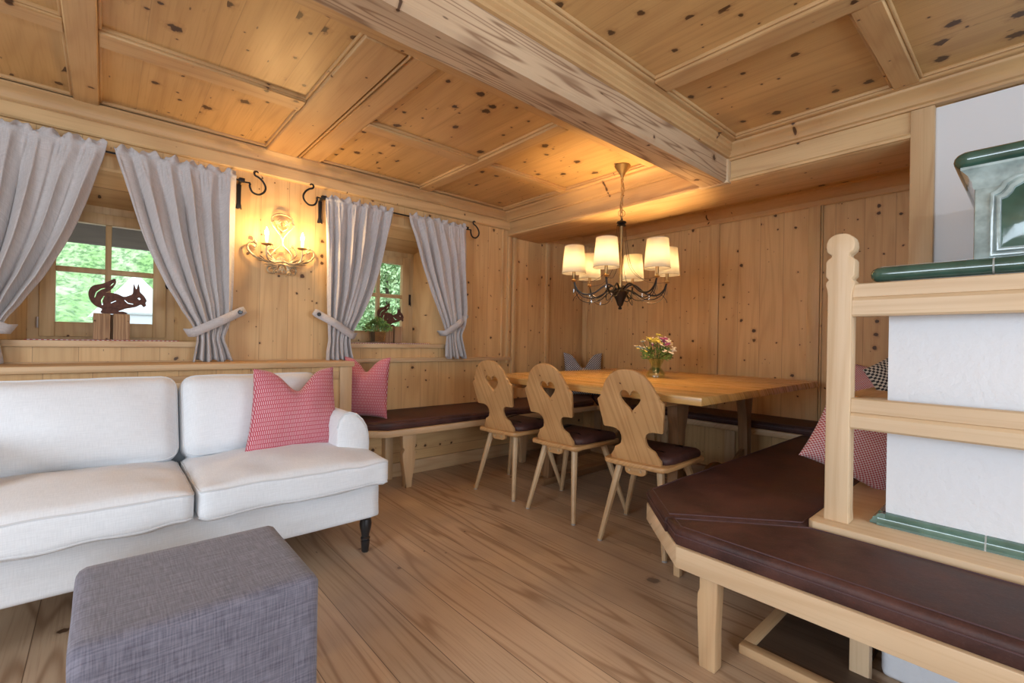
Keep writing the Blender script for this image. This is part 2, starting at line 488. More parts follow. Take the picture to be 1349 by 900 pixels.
# wall_left: the window wall at Y = 3.33, in pieces round two splayed openings
W1 = dict(c=.012, f=(-.46, .485), b=(-.303, .318))
W2 = dict(c=1.70, f=(1.215, 2.19), b=(1.39, 2.01))
ZS, ZT, ZTB, YG = .932, 1.882, 1.735, 3.63
bm = B()
YO = 3.80
for a, b in ((XL, W1['f'][0]), (W1['f'][1], W2['f'][0]), (W2['f'][1], XB + .1)):
    box(bm, a, b, YW, YO, ZS, ZT)
box(bm, XL, XB + .1, YW, YO, 0, ZS); box(bm, XL, XB + .1, YW, YO, ZT, 2.4)
struct('wall_left', bm, WALL(2), label='vertical knotty pine boards of the window wall')
# rear walls with daylight openings, behind the camera
bm = B()
box(bm, XL, 3.0, YR - .12, YR, 0, .70); box(bm, XL, 3.0, YR - .12, YR, 1.90, 2.4)
for a, b in ((XL, -1.35), (.15, .75), (2.25, 3.0)): box(bm, a, b, YR - .12, YR, .70, 1.90)
struct('wall_rear', bm, WALL(2))
bm = B()
box(bm, XL - .12, XL, YR, YO, 0, .70); box(bm, XL - .12, XL, YR, YO, 1.90, 2.4)
for a, b in ((YR, -.15), (1.55, YO)): box(bm, XL - .12, XL, a, b, .70, 1.90)
struct('wall_side', bm, WALL(2))
# back wall of the dining niche
bm = B(); box(bm, XB, XB + .12, -.2, YO, 0, 2.4)
struct('wall_back', bm, WALL(2), label='knotty pine boards behind the dining table')
# niche right wall and the white plastered wall right of the post
bm = B(); box(bm, XA + .03, XB, .27, .36, 0, 2.4)
struct('wall_niche', bm, WALL(2))
bm = B(); box(bm, XA + .02, XA + .14, YR, .335, 0, 2.112)
struct('wall_right', bm, SMOOTHP, label='white plastered wall behind the tiled stove')

# trims -----------------------------------------------------------------
TN = [0]
def trim(bm, mat, label=None, **kw):
    TN[0] += 1
    return struct('trim_%d' % TN[0], bm, mat, label=label, **kw)
# header board above the windows + cove
bm = B(); prism(bm, [(3.335, 2.046), (3.308, 2.046), (3.300, 2.054), (3.300, 2.118), (3.308, 2.126), (3.335, 2.126)], 0, XL, XA)
trim(bm, TRIM(0), 'header board above the curtains')
cv = [(3.335, 2.122), (3.316, 2.122), (3.314, 2.130), (3.306, 2.134), (3.302, 2.142), (3.301, 2.154), (3.296, 2.168), (3.286, 2.180), (3.276, 2.186), (3.272, 2.192), (3.268, 2.194), (3.268, 2.21), (3.335, 2.21)]
bm = B(); prism(bm, cv, 0, XL, XA + .02)
trim(bm, CTRIM(0), 'cove moulding under the ceiling on the window wall')
# cap rail on the wainscot
bm = B(); box(bm, 1.22, XA + .045, 3.298, 3.34, .823, .855, .004)
trim(bm, BENCH(0), 'narrow cap rail along the window wall')
bm = B(); box(bm, XL, 1.22, 3.305, 3.34, .823, .855, .004)
trim(bm, BENCH(0))
# battens of the niche
def batten(x0, x1, y0, y1, z0, z1, lab=None):
    bm = B(); box(bm, x0, x1, y0, y1, z0, z1, .004); return trim(bm, TRIM(2), lab)
batten(2.78, 2.80, 3.318, 3.34, .855, 2.05); batten(2.845, 2.875, 3.306, 3.34, .80, 1.99)
batten(2.905, 2.945, 3.300, 3.34, .40, 1.99, 'pine batten at the left corner of the niche')
batten(3.36, 3.41, 3.308, 3.34, .40, 2.04, 'pine batten on the left niche wall')
batten(3.918, 3.96, 3.24, 3.30, .40, 2.04)
for y in (1.863, 1.115): batten(3.932, 3.96, y - .045, y + .035, .40, 2.045, 'vertical batten on the back wall')
batten(3.936, 3.96, 1.055, 1.068, .40, 2.045)
# niche cornice: board plus cove along back wall
bm = B(); prism(bm, [(3.96, 2.035), (3.934, 2.035), (3.928, 2.042), (3.928, 2.075), (3.905, 2.082), (3.885, 2.10), (3.870, 2.135), (3.850, 2.142), (3.850, 2.16), (3.96, 2.16)], 1, .36, YW)
trim(bm, CTRIM(1), 'cornice along the back wall of the niche')
bm = B(); prism(bm, [(3.34, 2.035), (3.312, 2.035), (3.306, 2.045), (3.306, 2.09), (3.27, 2.135), (3.27, 2.16), (3.34, 2.16)], 0, 3.28, XB)
trim(bm, CTRIM(0))
bm = B(); box(bm, 3.25, XB, .36, YW, 2.145, 2.17)
struct('ceiling', bm, CEIL(1), label='board ceiling inside the niche')
# dropped beam across the niche opening
bm = B()
box(bm, XA, 3.27, .36, YW + .01, 1.987, 2.40, .004)
trim(bm, TRIM(1), 'long dropped beam over the niche opening')
bm = B(); prism(bm, [(XA + .005, 1.988), (XA - .014, 1.992), (XA - .016, 2.004), (XA - .010, 2.014), (XA + .005, 2.018)], 1, .412, YW - .02)
trim(bm, TRIM(1), 'moulding along the lower edge of the niche beam')
cx = [(XA + .01, 2.118), (XA - .018, 2.118), (XA - .022, 2.128), (XA - .034, 2.134), (XA - .040, 2.150), (XA - .052, 2.168), (XA - .070, 2.182), (XA - .078, 2.186), (XA - .082, 2.192), (XA - .082, 2.21), (XA + .05, 2.21), (XA + .05, 2.118)]
for a, b in ((1.42, YW), (YR, 1.26)):
    bm = B(); prism(bm, cx, 1, a, b); trim(bm, CTRIM(1), 'cove moulding under the ceiling above the niche beam' if a > 0 else 'cove moulding above the white wall')
# post between niche and white wall
bm = B(); box(bm, XA - .012, XA + .10, .328, .414, 0, 2.118, .005)
trim(bm, BENCH(2), 'square pine post between the niche and the white wall')

# ceiling ------------------------------------------------------------------
bm = B(); box(bm, XL - .1, XA + .1, YR - .1, YO, ZP, ZP + .2)
struct('ceiling', bm, CEIL(1), label='recessed knotty pine ceiling panels')
def cboard(x0, x1, y0, y1, axis, z=ZC, lab=None):
    bm = B(); box(bm, x0, x1, y0, y1, z, ZP + .01, .005, 1)
    return trim(bm, CTRIM(axis), lab)
cboard(XL, XA, 3.268, 3.30, 0)                                         # along window wall
cboard(XL, XA, 1.40, 1.775, 0, lab='ceiling board beside the heavy beam')
cboard(-.135, -.035, 1.775, 3.275, 1, ZC - .004, 'ceiling cross board nearest the left edge')
cboard(.762, .945, 1.775, 3.275, 1, ZC - .004, 'wide ceiling cross board over the wall lamp')
cboard(.953, .968, 1.775, 3.275, 1, ZC - .002)
cboard(.976, 1.10, 1.775, 3.275, 1, ZC + .004)
cboard(1.868, 1.962, 1.775, 3.275, 1, ZC - .002, 'ceiling cross board over the second window')
cboard(2.735, XA, 1.775, 3.275, 1)
cboard(-1.05, -.95, 1.775, 3.275, 1)
for a, b, y0, y1 in ((-.95, -.135, 2.49, 2.59), (-.035, .762, 2.487, 2.612), (1.10, 1.868, 2.497, 2.60), (1.962, 2.735, 2.497, 2.555), (XL, -1.05, 2.49, 2.60)):
    cboard(a, b, y0, y1, 0, ZC + .002, 'ceiling board dividing two panels')
# small beads along panel edges
def bead(x0, x1, y0, y1):
    bm = B(); box(bm, x0, x1, y0, y1, ZP - .014, ZP + .004, .004, 2); return trim(bm, CTRIM(0 if x1 - x0 > y1 - y0 else 1))
for x0, x1, y0, y1 in ((-.035, .762, 2.612, 3.268), (-.035, .762, 1.775, 2.487), (1.10, 1.868, 2.60, 3.268), (1.10, 1.868, 1.775, 2.497),
                       (1.962, 2.735, 2.555, 3.268), (1.962, 2.735, 1.775, 2.497), (-.95, -.135, 2.59, 3.268), (-.95, -.135, 1.775, 2.49),
                       (1.998, 2.74, .464, 1.185), (1.998, 2.74, -.45, .37), (.9, 1.888, -.6, 1.185)):
    bead(x0, x1, y0, y0 + .012); bead(x0, x1, y1 - .012, y1); bead(x0, x0 + .012, y0, y1); bead(x1 - .012, x1, y0, y1)
# right field
cboard(XL, XA, 1.185, 1.27, 0, lab='ceiling board on the near side of the heavy beam')
cboard(1.888, 1.998, YR, 1.185, 1, ZC - .002, 'ceiling divider running towards the beam')
cboard(1.998, 2.74, .37, .464, 0, ZC, 'short ceiling cross board by the white wall')
cboard(2.74, XA, YR, 1.185, 1)
cboard(.80, .90, YR, 1.185, 1, ZC - .002)
cboard(.90, 1.888, -.70, -.60, 0); cboard(1.998, 2.74, -.55, -.45, 0)
# heavy beam
bm = B(); prism(bm, [(1.262, 2.0), (1.274, 1.986), (1.412, 1.986), (1.424, 2.0), (1.424, 2.22), (1.262, 2.22)], 0, XL, XA - .012)
trim(bm, BEAM(0), 'heavy rough-sawn ceiling beam with flame grain')
bm = B(); prism(bm, [(1.265, 2.128), (1.248, 2.130), (1.246, 2.142), (1.236, 2.150), (1.236, 2.160), (1.226, 2.166), (1.222, 2.180), (1.212, 2.186), (1.212, 2.21), (1.265, 2.21)], 0, XL, XA - .02)
trim(bm, CTRIM(0), 'stepped moulding on the near side of the beam')
bm = B(); prism(bm, [(1.42, 2.128), (1.438, 2.130), (1.442, 2.150), (1.452, 2.166), (1.460, 2.186), (1.460, 2.21), (1.42, 2.21)], 0, XL, XA - .02)
trim(bm, CTRIM(0), 'moulding on the far side of the beam')
bm = B(); box(bm, XA - .040, XA + .005, 1.252, 1.434, 1.984, 2.125, .003)
trim(bm, LIGHT(2), 'light end block of the heavy beam')

# windows --------------------------------------------------------------------
def window(n, Wd, lab):
    root = thing('window_%d' % n, (Wd['c'], YG, .975), lab, None, kind='structure')
    # splayed lining boards
    f0, f1 = Wd['f']; b0, b1 = Wd['b']
    bm = B()
    def quad8(pf, pb, t):
        # pf/pb: two front and two back points, thickness vector t
        a = [Vector((pf[0][0], YW - .002, pf[0][1])), Vector((pf[1][0], YW - .002, pf[1][1])), Vector((pb[1][0], YG + .02, pb[1][1])), Vector((pb[0][0], YG + .02, pb[0][1]))]
        t = Vector((t[0], 0, t[1]))
        v = [bm.verts.new(p) for p in a] + [bm.verts.new(p + t) for p in a]
        for q in ((0, 1, 2, 3), (7, 6, 5, 4), (0, 4, 5, 1), (1, 5, 6, 2), (2, 6, 7, 3), (3, 7, 4, 0)): bm.faces.new([v[i] for i in q])
    quad8(((f0, ZS), (f0, ZT)), ((b0, ZS), (b0, ZTB)), (-.02, 0))
    quad8(((f1, ZS), (f1, ZT)), ((b1, ZS), (b1, ZTB)), (.02, 0))
    struct('lining', bm, WALL(2), root, smooth=False)
    bm = B()
    quad8(((f0, ZT), (f1, ZT)), ((b0, ZTB), (b1, ZTB)), (0, .02))
    struct('lining', bm, WALL(0), root, smooth=False)
    # outer frame
    c = Wd['c']; y0 = YG - .005
    bm = B()
    box(bm, b0 - .08, b0 + .045, y0, YG + .06, ZS, ZTB + .03, .003); box(bm, b1 - .045, b1 + .08, y0, YG + .06, ZS, ZTB + .03, .003)
    box(bm, b0 + .04, b1 - .04, y0 + .0015, YG + .058, ZTB - .045, ZTB + .088, .003); box(bm, b0 + .04, b1 - .04, y0 + .0015, YG + .058, ZS + .002, .995, .003)
    struct('window_frame', bm, TRIM(2), root)
    # sash
    sx0, sx1, sz0, sz1 = b0 + .032, b1 - .032, .984, ZTB - .032
    gx0, gx1, gz0, gz1 = b0 + .095, b1 - .095, 1.068, 1.640
    bm = B(); ys0, ys1 = YG - .02, YG + .03
    box(bm, sx0, gx0, ys0, ys1, sz0, sz1, .004); box(bm, gx1, sx1, ys0, ys1, sz0, sz1, .004)
    box(bm, gx0, gx1, ys0 + .001, ys1, sz0, gz0, .004); box(bm, gx0, gx1, ys0 + .001, ys1, gz1, sz1, .004)
    struct('sash', bm, TRIM(2), root)
    bm = B(); box(bm, c - .014, c + .014, ys0 + .006, ys1 - .005, gz0, gz1, .005); box(bm, gx0, gx1, ys0 + .008, ys1 - .006, 1.352, 1.382, .005)
    struct('muntin', bm, TRIM(2), root)
    bm = B(); box(bm, gx0, gx1, YG + .004, YG + .009, gz0, gz1)
    struct('pane', bm, PANE, root, smooth=False)
    # fittings
    bm = B()
    x = sx0 - .005
    tube(bm, [(x, ys0 - .008, 1.03), (x, ys0 - .008, 1.09)], .006, 8)
    struct('hinge', bm, CHROME, root)
    bm = B(); x = sx1 + .004
    for z in ((1.30, 1.36), ):
        box(bm, x - .008, x + .010, ys0 - .006, ys0 + .004, z[0], z[1] + .03, .002)
        tube(bm, spline([(x, ys0 - .01, 1.36), (x - .006, ys0 - .022, 1.35), (x - .002, ys0 - .024, 1.31), (x, ys0 - .02, 1.29)], 4), .004, 6)
    struct('window_handle', bm, IRON, root)
    # sill
    bm = B(); prism(bm, [(f0 - .012, 3.302), (f1 + .012, 3.302), (f1 + .012, YW), (f1 + .008, YW), (b1 + .015, YG), (b0 - .015, YG), (f0 - .008, YW), (f0 - .012, YW)], 2, ZS + .001, .966, .003)
    struct('window_sill', bm, BENCH(0), root)
    return root
window(1, W1, 'wooden four-pane casement with the dark metal squirrel on its sill')
window(2, W2, 'wooden four-pane casement with the potted plant on its sill')

# outdoors ---------------------------------------------------------------------
bm = B()
NX, NY = 90, 60
vv = []
for j in range(NY):
    row = []
    for i in range(NX):
        x = -14 + 30 * i / (NX - 1); y = 8.5 + 26 * j / (NY - 1)
        z = -.4 + (y - 8.5) * .62 + 1.0 * mnoise.noise(Vector((x * .35, y * .35, 0))) + .35 * mnoise.noise(Vector((x * 1.6, y * 1.6, 3)))
        row.append(bm.verts.new((x, y, z)))
    vv.append(row)
for j in range(NY - 1):
    for i in range(NX - 1): bm.faces.new((vv[j][i], vv[j][i + 1], vv[j + 1][i + 1], vv[j + 1][i]))
o = finish('hillside', bm, MEADOW); tag(o, 'bright green slope outside the windows', None, kind='structure')
bm = B(); box(bm, -14, 16, YO, 9, .30, .40)
o = struct('terrace', bm, plain('pale_paving', (.62, .62, .62), .9, var=.1, bscale=3), label='pale paved ground outside')
def shrub(x, y, z0, w, h, lab, n=900, seed=1):
    rnd = random.Random(seed)
    r = thing('shrub', (x, y, z0), lab, 'shrub', group='shrubs outside the windows')
    bm = B()
    for _ in range(n):
        a = rnd.random() * 2 * PI; t = rnd.random(); q = math.sin(PI * min(.98, t * .9 + .08)) ** .6
        rr = w * q * (.6 + .45 * rnd.random())
        p = Vector((x + rr * math.cos(a), y + rr * math.sin(a), z0 + .15 + t * h))
        s = .025 + .04 * rnd.random()
        u = Vector((rnd.uniform(-1, 1), rnd.uniform(-1, 1), rnd.uniform(-1, 1))).normalized() * s
        v = u.orthogonal().normalized() * s * .55
        vs = [bm.verts.new(p + d) for d in (u, v, -u, -v)]
        bm.faces.new(vs)
    finish('foliage', bm, MEADOW, r, smooth=False)
    bm = B(); tube(bm, [(x, y, z0), (x + .02, y, z0 + h * .5), (x - .02, y, z0 + h * .8)], [.05, .035, .02], 6)
    finish('stem', bm, EAVE(2), r)
    return r
shrub(2.9, 5.9, .40, .75, 1.9, 'leafy green shrub outside the right window', 5200, 1)
shrub(-1.4, 6.6, .40, .9, 1.5, 'leafy shrub seen low through the left window', 1500, 3)
shrub(5.3, 7.6, .40, 1.2, 3.0, 'tall bush behind the shrub outside the right window', 6000, 4)
# white garden tent and low white wall beyond window 1
r = thing('garden_wall', (.75, 7.0, .40), 'low white garden wall below the pointed tent outside the left window', 'wall')
bm = B(); box(bm, .18, 1.4, 6.95, 7.15, .40, 1.235, .01); finish('masonry', bm, plain('white_render', (.82, .84, .88), .8), r)
bm = B(); box(bm, .16, 1.42, 6.93, 7.17, 1.235, 1.262, .006); finish('coping', bm, plain('pale_stone', (.66, .68, .68), .8), r)
r = thing('garden_tent', (.30, 7.75, .40), 'white pointed garden tent seen through the left window', 'tent')
bm = B(); top = bm.verts.new((.30, 7.75, 1.80))
ring = [bm.verts.new((.33 + .50 * math.cos(a), 7.75 + .50 * math.sin(a), 1.22)) for a in [2 * PI * (k + .5) / 4 + .6 for k in range(4)]]
for k in range(4): bm.faces.new((ring[k], ring[(k + 1) % 4], top))
bm.faces.new(ring[::-1])
finish('canopy', bm, plain('white_canvas', (.88, .88, .90), .8), r, smooth=False)
bm = B(); tube(bm, [(.33, 7.75, .40), (.33, 7.75, 1.23)], .03, 8); finish('pole', bm, CHROME, r)
# eaves over the left window
bm = B(); prism(bm, [(YO + .01, 2.10), (4.62, 1.71), (4.62, 1.66), (4.57, 1.66), (YO + .01, 2.04)], 0, -2.3, 1.15)
struct('roof_eave', bm, EAVE(0), label='brown boarded eave outside the left window')
bm = B(); box(bm, XL - .2, XB + .3, YR - .2, YO + .05, 2.42, 2.5)
struct('roof', bm, EAVE(0))
# outside of the house wall is plain; blocks the gap above the openings

# ------------------------------------------------------------------ panelled ledge behind the sofa
r = thing('panelled_ledge', (.0, 3.15, 0), 'long pine panelled ledge running behind the white sofa', 'ledge')
bm = B(); box(bm, XL, 1.245, 2.985, 3.304, .816, .850, .005); finish('ledge_top', bm, BENCH(0), r)
bm = B(); box(bm, XL, 1.155, 3.02, 3.05, .0, .817); finish('panel', bm, WALL(2), r)
bm = B(); box(bm, XL, 1.150, 3.004, 3.03, .735, .785, .004); finish('rail', bm, BENCH(0), r)
bm = B(); box(bm, 1.155, 1.235, 3.000, 3.298, 0, .817, .004); finish('end_panel', bm, BENCH(2), r)

# ------------------------------------------------------------------ benches
def carved_leg(name, parent, x, y, z1, along, mat, s=1.0, t=.035):
    """flat carved leg: outline in the plane of `along` axis ('x' or 'y')"""
    P = [(-.030, 0), (.022, 0), (.024, .04), (.034, .10), (.046, .17), (.050, .215), (.038, .235), (.036, .245), (.048, .255), (.050, .30), (.052, .335)]
    z = [p[1] / .335 * z1 for p in P]
    pts = [(P[i][0] * s, z[i]) for i in range(len(P))]
    pts += [(-P[i][0] * s if i else P[0][0] * s, z[i]) for i in range(len(P) - 1, 0, -1)]
    bm = B()
    if along == 'x': prism(bm, [(x + a, b) for a, b in pts], 1, y - t / 2, y + t / 2, .004)
    else: prism(bm, [(y + a, b) for a, b in pts], 0, x - t / 2, x + t / 2, .004)
    return finish(name, bm, mat, parent)
def inset(poly, d):
    n = len(poly); out = []
    A = sum(poly[i][0] * poly[(i + 1) % n][1] - poly[(i + 1) % n][0] * poly[i][1] for i in range(n))
    sg = 1 if A > 0 else -1
    for i in range(n):
        p0, p1, p2 = Vector(poly[i - 1]), Vector(poly[i]), Vector(poly[(i + 1) % n])
        a = (p1 - p0).normalized(); b = (p2 - p1).normalized()
        na = Vector((-a.y, a.x)) * sg; nb = Vector((-b.y, b.x)) * sg
        m_ = na + nb
        k = d / max(.3, m_.dot(na))
        out.append((p1.x + m_.x * k, p1.y + m_.y * k))
    return out
def subdiv_poly(poly, step=.06):
    out = []
    for i in range(len(poly)):
        a, b = Vector(poly[i]), Vector(poly[(i + 1) % len(poly)])
        n = max(1, int((b - a).length / step))
        for k in range(n):
            q = a + (b - a) * k / n
            out.append((q.x, q.y))
    return out
def pad(name, poly, z0, z1, mat, label, cat='cushion', group=None, r=.018, sag=.003):
    """flat leather seat pad with a rolled seam round its top edge"""
    cx = sum(p[0] for p in poly) / len(poly); cy = sum(p[1] for p in poly) / len(poly)
    root = thing(name, (cx, cy, z0), label, cat, group)
    bm = B()
    prof = [(.006, z0), (0, z0 + .008), (0, z1 - r)] + [(r * (1 - math.cos(a)), z1 - r + r * math.sin(a)) for a in (.4, .8, 1.2, PI / 2)]
    prof += [(r + .03, z1 + .0015), (r + .06, z1 + .002)]
    base = poly
    rings = []
    for d, z in prof:
        q = inset(base, d) if d else base
        q = subdiv_fixed(q, base)
        rings.append([bm.verts.new((x, y, z + mnoise.noise(Vector((x * 7, y * 7, 1))) * sag * (1 if z > z0 + .03 else 0))) for x, y in q])
    for A, C in zip(rings, rings[1:]):
        n = len(A)
        for k in range(n): bm.faces.new((A[k], A[(k + 1) % n], C[(k + 1) % n], C[k]))
    bm.faces.new(rings[0][::-1])
    f = bm.faces.new(rings[-1])
    bmesh.ops.triangulate(bm, faces=[f])
    finish('pad', bm, mat, root, ang=60)
    bm = B()
    for d, dz in ((-.002, -.022), (.020, .0005)):
        q = subdiv_fixed(inset(base, d), base)
        tube(bm, [(x, y, z1 + dz) for x, y in q], .0022, 6, closed=True)
    finish('seam', bm, plain('leather_seam', (.085, .045, .05), .5), root)
    return root
def subdiv_fixed(q, base, step=.08):
    out = []
    for i in range(len(base)):
        a, b = Vector(base[i]), Vector(base[(i + 1) % len(base)])
        n = max(1, int((b - a).length / step))
        a, b = Vector(q[i]), Vector(q[(i + 1) % len(q)])
        for k in range(n):
            p = a + (b - a) * k / n; out.append((p.x, p.y))
    return out

# left bench along the window wall, turning along the back wall
ZB = .404
bench = thing('corner_bench', (2.6, 3.1, 0), 'built-in pine corner bench running under the windows and along the back wall', 'bench')
bm = B(); prism(bm, [(1.24, 2.885), (1.383, 2.775), (3.53, 2.775), (3.53, .64), (XB - .003, .64), (XB - .003, YW - .003), (1.24, YW - .003)], 2, ZB - .044, ZB, .005)
finish('seat_board', bm, BENCH(0), bench)
carved_leg('leg', bench, 1.56, 2.83, ZB - .044, 'x', BENCH(2), 1.0, .05)
carved_leg('leg', bench, 2.62, 2.83, ZB - .044, 'x', BENCH(2), 1.0, .05)
carved_leg('leg', bench, 3.58, 2.1, ZB - .044, 'y', BENCH(2), 1.0, .05)
carved_leg('leg', bench, 3.58, 1.1, ZB - .044, 'y', BENCH(2), 1.0, .05)
bm = B(); box(bm, 1.50, 1.56, 3.04, 3.10, 0, ZB - .044, .004); finish('support_post', bm, BENCH(2), bench)
bm = B(); box(bm, 1.24, 3.80, 3.10, 3.125, 0, ZB - .044); finish('back_panel', bm, WALL(0), bench)
bm = B(); box(bm, 1.56, 3.70, 3.078, 3.10, 0, .10, .004); finish('kick_board', bm, BENCH(0), bench)
bm = B(); box(bm, 3.72, 3.745, .64, 3.10, 0, ZB - .044); finish('back_panel', bm, WALL(2), bench)
for i, y in enumerate((.9, 1.6, 2.3, 2.9)):
    bm = B(); box(bm, 3.70, 3.72, y - .04, y + .04, 0, ZB - .044, .003); finish('batten', bm, BENCH(2), bench)
pad('bench_cushion', [(1.255, 2.90), (1.392, 2.79), (3.50, 2.79), (3.94, 3.20), (3.94, 3.315), (1.255, 3.315)], ZB, ZB + .052, LEATHER,
    'long brown leather seat cushion on the bench below the windows', group=None)
pad('bench_cushion', [(3.545, .66), (3.94, .66), (3.94, 3.17), (3.545, 2.79)], ZB, ZB + .050, LEATHER,
    'brown leather seat cushion on the back wall bench behind the table')

# stove bench ----------------------------------------------------------------
ZR = .353
sb = thing('stove_bench', (1.6, .4, 0), 'light wood bench with slanted corner in front of the tiled stove', 'bench')
XF = 1.375
front = [(XF + .02, YR + .42), (XF + .02, .75), (1.668, 1.03), (3.528, 1.03), (3.528, .42), (1.76, .42), (1.76, YR + .4)]
bm = B(); prism(bm, front, 2, ZR - .022, ZR - .003); finish('seat_board', bm, LIGHT(1), sb)
bm = B(); box(bm, XF, XF + .028, YR + .4, .757, ZR - .064, ZR + .004, .004); finish('front_apron', bm, LIGHT(1), sb)
bm = B(); prism(bm, [(XF, .757), (XF + .028, .745), (1.672, 1.017), (1.66, 1.045)], 2, ZR - .064, ZR + .004, .003); finish('corner_apron', bm, LIGHT(0), sb)
bm = B(); box(bm, 1.66, 3.52, 1.017, 1.045, ZR - .064, ZR + .004, .004); finish('side_apron', bm, LIGHT(0), sb)
def block_leg(x, y, z1, mat, w=1.0):
    bm = B()
    P = [(-.026, 0), (.024, 0), (.027, .05), (.031, .13), (.034, .19), (.033, .225), (.027, .240), (.027, z1), (-.030, z1), (-.030, .23), (-.026, .12), (-.027, .012)]
    prism(bm, [(y + a * w, b) for a, b in P], 0, x - .024 * w, x + .024 * w, .005 * w)
    return finish('leg', bm, mat, sb)
block_leg(1.425, .665, ZR - .062, BENCH(2))
block_leg(1.875, 1.022, ZR - .062, BENCH(2), .55)
block_leg(2.9, .98, ZR - .062, BENCH(2))
block_leg(1.425, -1.0, ZR - .062, BENCH(2))
bm = B(); box(bm, 1.712, 1.752, .322, .372, .0, ZR - .02, .004); finish('support_post', bm, LIGHT(2), sb)
# ledge round the foot of the stove
led = thing('stove_ledge', (1.9, .2, .35), 'light wooden ledge board around the foot of the white stove', 'ledge')
bm = B(); prism(bm, [(1.748, YR + .4), (1.748, .485), (1.765, .50), (2.52, .50), (2.52, .30), (1.93, .30), (1.93, YR + .4)], 2, .398, .430, .004)
finish('ledge_board', bm, LIGHT(1), led)
bm = B(); box(bm, 1.764, 1.79, YR + .4, .484, ZR, .399); box(bm, 1.79, 2.52, .458, .484, ZR, .399); finish('riser', bm, LIGHT(1), led)

ZQ = .412
m0, m1 = (1.452, .842), (1.760, .500)
pad('bench_cushion', [(XF + .012, YR + .5), (1.746, YR + .5), (1.746, .492), (m0[0] + .004, m0[1] - .006), (XF + .012, .765)], ZR, ZQ, LEATHER,
    'brown leather cushion on the front of the stove bench, nearest the camera')
pad('bench_cushion', [(m0[0], m0[1]), (1.750, .497), (3.52, .497), (3.52, 1.048), (1.668, 1.048)], ZR, ZQ, LEATHER,
    'brown leather cushion on the stove bench where it turns towards the niche')

# railing -----------------------------------------------------------------------
rl = thing('railing', (1.83, .43, .43), 'light wooden railing with carved newel post in front of the stove', 'railing')
def newel_profile(yc, sc=1.0):
    R = [(.033, .430), (.033, .445), (.0315, .47), (.0315, 1.172), (.034, 1.190), (.0375, 1.203), (.0375, 1.212), (.0295, 1.222), (.0375, 1.232), (.0375, 1.280), (.033, 1.288), (.0225, 1.296), (.0215, 1.302),
         (.027, 1.306), (.0345, 1.314), (.0375, 1.328), (.0365, 1.343), (.032, 1.356), (.024, 1.364), (.014, 1.369), (.005, 1.3705)]
    R = [(a + .0015, b) for a, b in R]
    return [(yc + a, b) for a, b in R] + [(yc - a, b) for a, b in R[::-1]]
bm = B(); prism(bm, newel_profile(.4335), 0, 1.800, 1.862, .006, seg=2)
finish('newel_post', bm, LIGHT(2), rl, ang=50)
for z0, z1, zg in ((1.100, 1.205, 1.160), (.738, .836, .790)):
    bm = B()
    prism(bm, [(1.806, z0 + .006), (1.812, z0), (1.848, z0), (1.852, z0 + .005), (1.852, z1), (1.816, z1), (1.812, z1 - .003), (1.812, zg + .002), (1.816, zg), (1.812, zg - .003), (1.806, zg - .010)], 1, YR + .4, .400)
    finish('rail', bm, LIGHT(1), rl)

# ------------------------------------------------------------------ tiled stove
st = thing('tiled_stove', (2.3, -.3, 0), 'large white plastered stove with dark green glazed tile mouldings', 'stove')
XS, YS = 1.905, .330
bm = B()
rbox(bm, ((XS + XA + .02) / 2, (YS - 2.2) / 2 , .815), ((XA + .02 - XS) / 2, (YS + 2.2) / 2, .405), .022, 16)
finish('body', bm, PLASTER, st, ang=60)
bm = B(); box(bm, 1.790, XA, -2.2, YS - .02, .0, .396, .02, 3); finish('foot', bm, PLASTER, st)
# tile band at foot
prof = [(.030, .431), (.030, .438), (.024, .444), (.022, .452), (.014, .456), (.010, .464), (.0, .468)]
ends = [YS + .012, .095, -.23, -.555, -.88]
bm = B()
for a, b in zip(ends, ends[1:]):
    prism(bm, [(XS - o, z) for o, z in prof] + [(XS + .01, .468), (XS + .01, .431)], 1, a - .002, b + .002)
prism(bm, [(YS + o, z) for o, z in prof] + [(YS - .01, .468), (YS - .01, .431)], 0, XS - .02, 2.50)
finish('foot_tiles', bm, plain('light_green_glaze', (0.10, 0.19, 0.155), .12, bumpn=.25, bscale=9, var=.25, coat=.6, bd=.003), st)
bm = B(); prism(bm, [(XS - o + .0015, z - .001) for o, z in prof] + [(XS + .01, .466), (XS + .01, .4305)], 1, -2.2, YS - .01); finish('grout_line', bm, GROUT, st)
